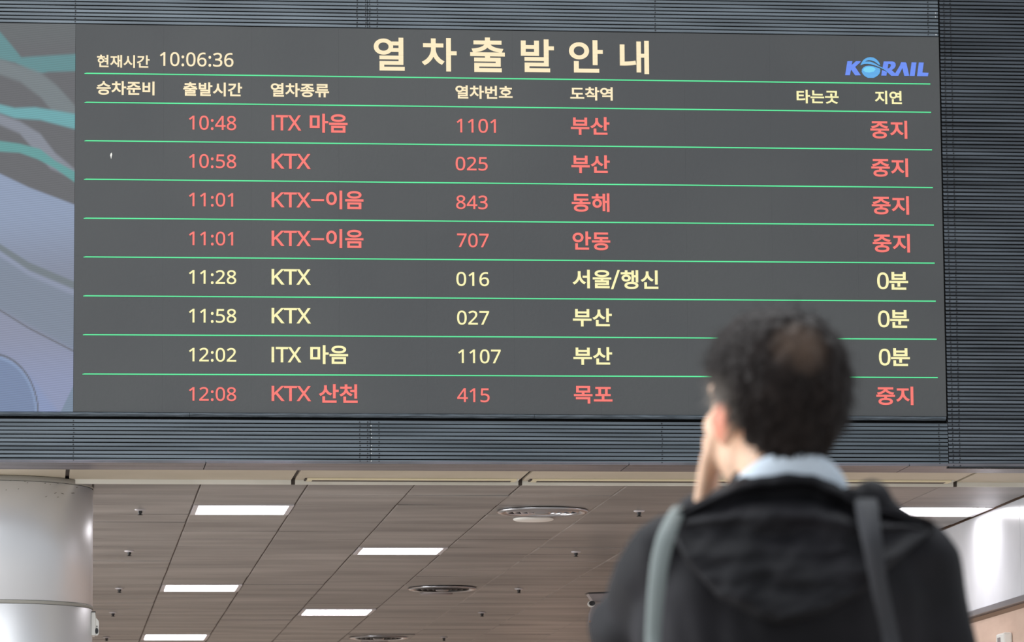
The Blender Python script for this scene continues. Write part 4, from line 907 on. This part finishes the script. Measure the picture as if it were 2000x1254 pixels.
def tone(p):             # natural greying at the left temple, thinning crown
    d = HR.transposed() @ (Vector(p) - HC)
    c = Vector((0.015, 0.0095, 0.0080))
    g = max(0, min(1, (-d.x - 0.050) / 0.03)) * max(0, min(1, (d.y + 0.062) / 0.05)) * max(0, min(1, (0.055 - d.z) / 0.04))
    c = c.lerp(Vector((0.26, 0.22, 0.19)), g * 0.9)
    e = ((d - bald_c).length)
    b_ = max(0, 1 - e / 0.045); c = c.lerp(Vector((0.16, 0.105, 0.075)), min(1, b_ * 1.5))
    nk = max(0, min(1, (-0.052 - d.z) / 0.022)); c = c.lerp(Vector((0.10, 0.065, 0.045)), nk * 0.6)
    return c
hair = mesh_ob('hair', hv, hf, M_HAIR, man, True)
def paint_tone(o, pts):
    ca_ = o.data.color_attributes.new('tone', 'FLOAT_COLOR', 'POINT')
    arr = np.ones((len(pts), 4), np.float32)
    for i, p in enumerate(pts): arr[i, :3] = tone(p)
    ca_.data.foreach_set('color', arr.ravel())
paint_tone(hair, hv)
so_ = hair.modifiers.new('thickness', 'SOLIDIFY'); so_.thickness = 0.004; so_.offset = -1
rs = random.Random(3); sv = []; sf = []
crown = Vector((0.02, -0.055, 0.11))
for n_ in range(9000):
    z_ = rs.uniform(-0.9, 1); a = rs.uniform(0, 2 * math.pi); r_ = math.sqrt(1 - z_ * z_)
    dv = Vector((r_ * math.cos(a), r_ * math.sin(a), z_)); p = skull(dv)
    if not hairline(p) or p.z < -0.055: continue
    if (p - bald_c).length < 0.030 and rs.random() < .8: continue
    flow = (p - crown); flow = flow - flow.dot(dv) * dv
    if flow.length < 1e-4: continue
    flow.normalize()
    flow = (flow + Vector((rs.gauss(0, .35), rs.gauss(0, .35), rs.gauss(0, .35)))).normalized()
    L = rs.uniform(0.016, 0.036) * (0.45 if p.z < -0.01 else 1.0) * (1.35 if (p.z > 0.07 and p.y > 0) else 1)
    w = rs.uniform(0.0008, 0.0016); lift = rs.uniform(0.05, 0.5)
    sd = flow.cross(dv).normalized()
    b0 = len(sv); cur = p + dv * 0.008
    for j in range(4):
        ww = w * (1 - j / 3.3)
        sv += [H(*(cur - sd * ww)), H(*(cur + sd * ww))]
        cur = cur + (flow * (0.8) + dv * (lift * (1 - j * .45))).normalized() * (L / 3) 
    for j in range(3): sf.append((b0 + 2 * j, b0 + 2 * j + 1, b0 + 2 * j + 3, b0 + 2 * j + 2))
st_ = mesh_ob('hair_strands', sv, sf, M_HAIR, hair); st_['kind'] = 'stuff'
paint_tone(st_, sv)

# ---- pale blue shirt collar standing around the neck
cv = []; cf = []; n = 64
cc0 = Q(1534, 950, 0.004)
for i, (h, ex) in enumerate(((-0.016, 0.001), (-0.010, 0.001), (0.0, 0.0), (0.012, -0.002), (0.016, 0.001), (0.014, 0.005), (0.0, 0.006), (-0.010, 0.006), (-0.016, 0.005))):
    for k in range(n):
        a = 2 * math.pi * k / n
        rx, ry = 0.078 + ex, 0.080 + ex
        x, y = rx * math.cos(a), ry * math.sin(a)
        z = h + (0.022 * -math.sin(a) if math.sin(a) < 0 else -0.035 * math.sin(a)) - 0.030 * abs(math.cos(a)) ** 3
        cv.append(cc0 + Vector((x, y, z)))
for i in range(8):
    for k in range(n):
        if k in (15, 16): continue
        cf.append((i * n + k, i * n + (k + 1) % n, (i + 1) * n + (k + 1) % n, (i + 1) * n + k))
col_ = mesh_ob('shirt_collar', cv, cf, M_SHIRT, man, True)

# ---- jacket
def wr(p):
    a = noise.noise(Vector((p.x * 9, p.y * 9, p.z * 16))) * 0.007 + noise.noise(Vector((p.x * 26 + 3, p.y * 20, p.z * 11 + p.x * 22))) * 0.0042
    return a
J = Blob()
NJ = Q(1532, 1000, 0.0)
J.limb(Q(1530, 985, 0.01), Q(1532, 1060, 0.0), 0.078, 0.115, 0.95)
LSj, RSj = Q(1325, 1096, 0.0), Q(1772, 1096, 0.0)
J.limb(LSj, RSj, 0.066, 0.066, 0.95); J.limb(Q(1440, 1025), LSj, 0.055, 0.060); J.limb(Q(1620, 1030), RSj, 0.055, 0.054)
J.ell(Q(1312, 1068), (0.045, 0.06, 0.035)); J.ell(Q(1800, 1090), (0.040, 0.06, 0.036))
J.ell(Q(1534, 1230, 0.0), (0.200, 0.122, 0.20)); J.limb(Q(1534, 1250), Vector((chest.x, YM, 0.86)), 0.165, 0.18, 0.72)
J.ell(Vector((chest.x, YM, 0.90)), (0.195, 0.135, 0.12))
J.limb(Q(1308, 1100), Q(1250, 1215, 0.10), 0.063, 0.058); J.ell(Q(1240, 1225, 0.10), (0.060, 0.062, 0.055))
J.limb(Q(1243, 1235, 0.11), Q(1335, 1080, 0.12), 0.056, 0.044)
J.limb(Q(1335, 1080, 0.12), Q(1368, 1012, 0.112), 0.042, 0.036)
J.limb(Q(1794, 1108), Q(1832, 1290, 0.01), 0.058, 0.056); J.limb(Q(1832, 1290, 0.01), Q(1838, 1480, 0.02), 0.056, 0.052); J.limb(Q(1838, 1480, 0.02), Q(1848, 1755, 0.10), 0.052, 0.042)
jk = J.fuse('jacket', 0.0075, 4, M_CLOTH, man, wr)
# shoulder bunch and crest at the right
K = Blob()
K.ell(Q(1703, 985, -0.03), (0.026, 0.04, 0.030)); K.limb(Q(1698, 975, -0.03), Q(1758, 1020, -0.03), 0.022, 0.018); K.limb(Q(1758, 1014, -0.04), Q(1822, 1027, -0.04), 0.017, 0.008); K.ell(Q(1730, 1030, -0.02), (0.05, 0.04, 0.03))
K.limb(Q(1655, 985, -0.05), Q(1700, 1000, -0.05), 0.02, 0.02)
K.fuse('shoulder_fold', 0.006, 3, M_CLOTH, man, wr)
# hood lying on the back: a pouch with a rolled rim round the collar
def poly_at(pts, t):
    L = [0]
    for a, b_ in zip(pts[:-1], pts[1:]): L.append(L[-1] + math.hypot(b_[0] - a[0], b_[1] - a[1]))
    d = t * L[-1]
    return (float(np.interp(d, L, [p[0] for p in pts])), float(np.interp(d, L, [p[1] for p in pts])))
TOP = [(1308, 1022), (1345, 990), (1400, 958), (1440, 934), (1490, 920), (1540, 914), (1590, 920), (1635, 945), (1670, 972), (1700, 980), (1760, 1002), (1822, 1030)]
BOT = [(1312, 1046), (1345, 1105), (1401, 1172), (1476, 1218), (1530, 1228), (1610, 1206), (1691, 1158), (1760, 1090), (1818, 1040)]
nu, nv = 70, 44; v = []; f = []
for i in range(nu + 1):
    u = i / nu; t_, b_ = poly_at(TOP, u), poly_at(BOT, u)
    e = math.sin(math.pi * u) ** 0.55
    for j in range(nv + 1):
        w = j / nv
        px = t_[0] + (b_[0] - t_[0]) * w; py = t_[1] + (b_[1] - t_[1]) * w
        # rolled rim at the neck, then a hanging pouch that swells low and tucks under
        y = -0.058 - 0.026 * math.exp(-((w - 0.07) / 0.05) ** 2) * e + 0.020 * math.exp(-((w - 0.17) / 0.05) ** 2) * e * (0.4 + 0.6 * u) - 0.024 * math.exp(-((w - 0.29) / 0.06) ** 2) * e
        y -= e * (0.050 * min(1, w / 0.35) + 0.062 * sm(0.25, 0.9, w))
        if w > 0.94: y += (w - 0.94) / 0.06 * 0.085 * e
        y += noise.noise(Vector((px * 0.012, py * 0.03, 1.7))) * 0.016 * e + noise.noise(Vector((px * 0.03 + py * 0.02, py * 0.05, 4.1))) * 0.006 * e
        y = float(y)
        v.append(Q(px, py, y))
for i in range(nu):
    for j in range(nv):
        a = i * (nv + 1) + j; f.append((a, a + nv + 1, a + nv + 2, a + 1))
hood = mesh_ob('hood', v, f, M_CLOTH, man, True)
hm = hood.modifiers.new('thickness', 'SOLIDIFY'); hm.thickness = 0.010; hm.offset = 1
# trousers and shoes
T = Blob(); T.ell(hip, (0.175, 0.125, 0.12))
for h, k, a in legs: T.limb(h, k, 0.098, 0.074); T.limb(k, a + Vector((0, 0, 0.02)), 0.074, 0.058)
T.fuse('trousers', 0.010, 3, M_TROU, man, lambda p: noise.noise(p * 9) * 0.006)
for h, k, a in legs:
    S = Blob(); S.ell(a + Vector((0, -0.03, -0.040)), (0.043, 0.05, 0.045)); S.limb(a + Vector((0, -0.02, -0.045)), a + Vector((0.0, 0.15, -0.052)), 0.042, 0.040, 1.0); S.ell(a + Vector((0, 0.07, -0.04)), (0.046, 0.12, 0.04))
    o = S.fuse('shoe', 0.006, 2, M_SHOE, man)
    for vv in o.data.vertices: vv.co.z = max(vv.co.z, 0.002)

# ---- backpack hanging on him: two straps come up over the shoulders
bgc = Q(1520, 1400, -0.26)
bg = empty('backpack', bgc); tag(bg, 'backpack worn by the man, grey left strap and charcoal right strap', 'backpack')
P_ = Blob(); P_.ell(bgc + Vector((0, 0, -0.16)), (0.150, 0.075, 0.20)); P_.ell(bgc + Vector((0, -0.01, -0.22)), (0.145, 0.085, 0.14)); P_.ell(bgc + Vector((0, 0, -0.06)), (0.13, 0.055, 0.07))
P_.fuse('bag_body', 0.008, 4, M_BAG, bg)
def strap(pts, m, name='strap'):
    """pts: (px, py, dy, width_px); a soft band with thickness following them"""
    v = []; f = []; C_ = []
    n = 40
    ks = list(range(len(pts)))
    for i in range(n + 1):
        t = i / n * (len(pts) - 1)
        C_.append([float(np.interp(t, ks, [p[q] for p in pts])) for q in range(4)])
    # smooth
    for _ in range(3):
        C_ = [C_[0]] + [[(C_[i - 1][q] + 2 * C_[i][q] + C_[i + 1][q]) / 4 for q in range(4)] for i in range(1, n)] + [C_[-1]]
    for (px, py, dy, w) in C_:
        for (sx_, sy_) in ((-1, 0), (-0.9, -1), (0.9, -1), (1, 0), (0.9, 1), (-0.9, 1)):
            p = Q(px, py, dy); v.append(p + Vector((sx_ * w / 2 * PXM, sy_ * 0.0045, 0)))
    for i in range(n):
        for k in range(6): f.append((i * 6 + k, i * 6 + (k + 1) % 6, i * 6 + 6 + (k + 1) % 6, i * 6 + 6 + k))
    f.append(tuple(range(5, -1, -1))); f.append(tuple(range(n * 6, n * 6 + 6)))
    return mesh_ob(name, v, f, m, bg, True)
a = strap([(1330, 1000, 0.06, 26), (1330, 986, 0.0, 28), (1322, 1000, -0.065, 32), (1303, 1040, -0.105, 38), (1291, 1085, -0.118, 36), (1284, 1130, -0.128, 34), (1278, 1200, -0.135, 31), (1274, 1260, -0.14, 29), (1285, 1330, -0.17, 28), (1340, 1400, -0.23, 28)], M_STRAP_G); a['label'] = 'light grey shoulder strap'
b_ = strap([(1690, 990, 0.05, 36), (1690, 965, -0.03, 40), (1692, 985, -0.125, 48), (1700, 1040, -0.168, 42), (1708, 1090, -0.172, 36), (1718, 1150, -0.165, 34), (1730, 1205, -0.155, 34), (1743, 1260, -0.15, 34), (1745, 1330, -0.175, 32), (1700, 1410, -0.23, 30)], M_STRAP_D); b_['label'] = 'charcoal shoulder strap'
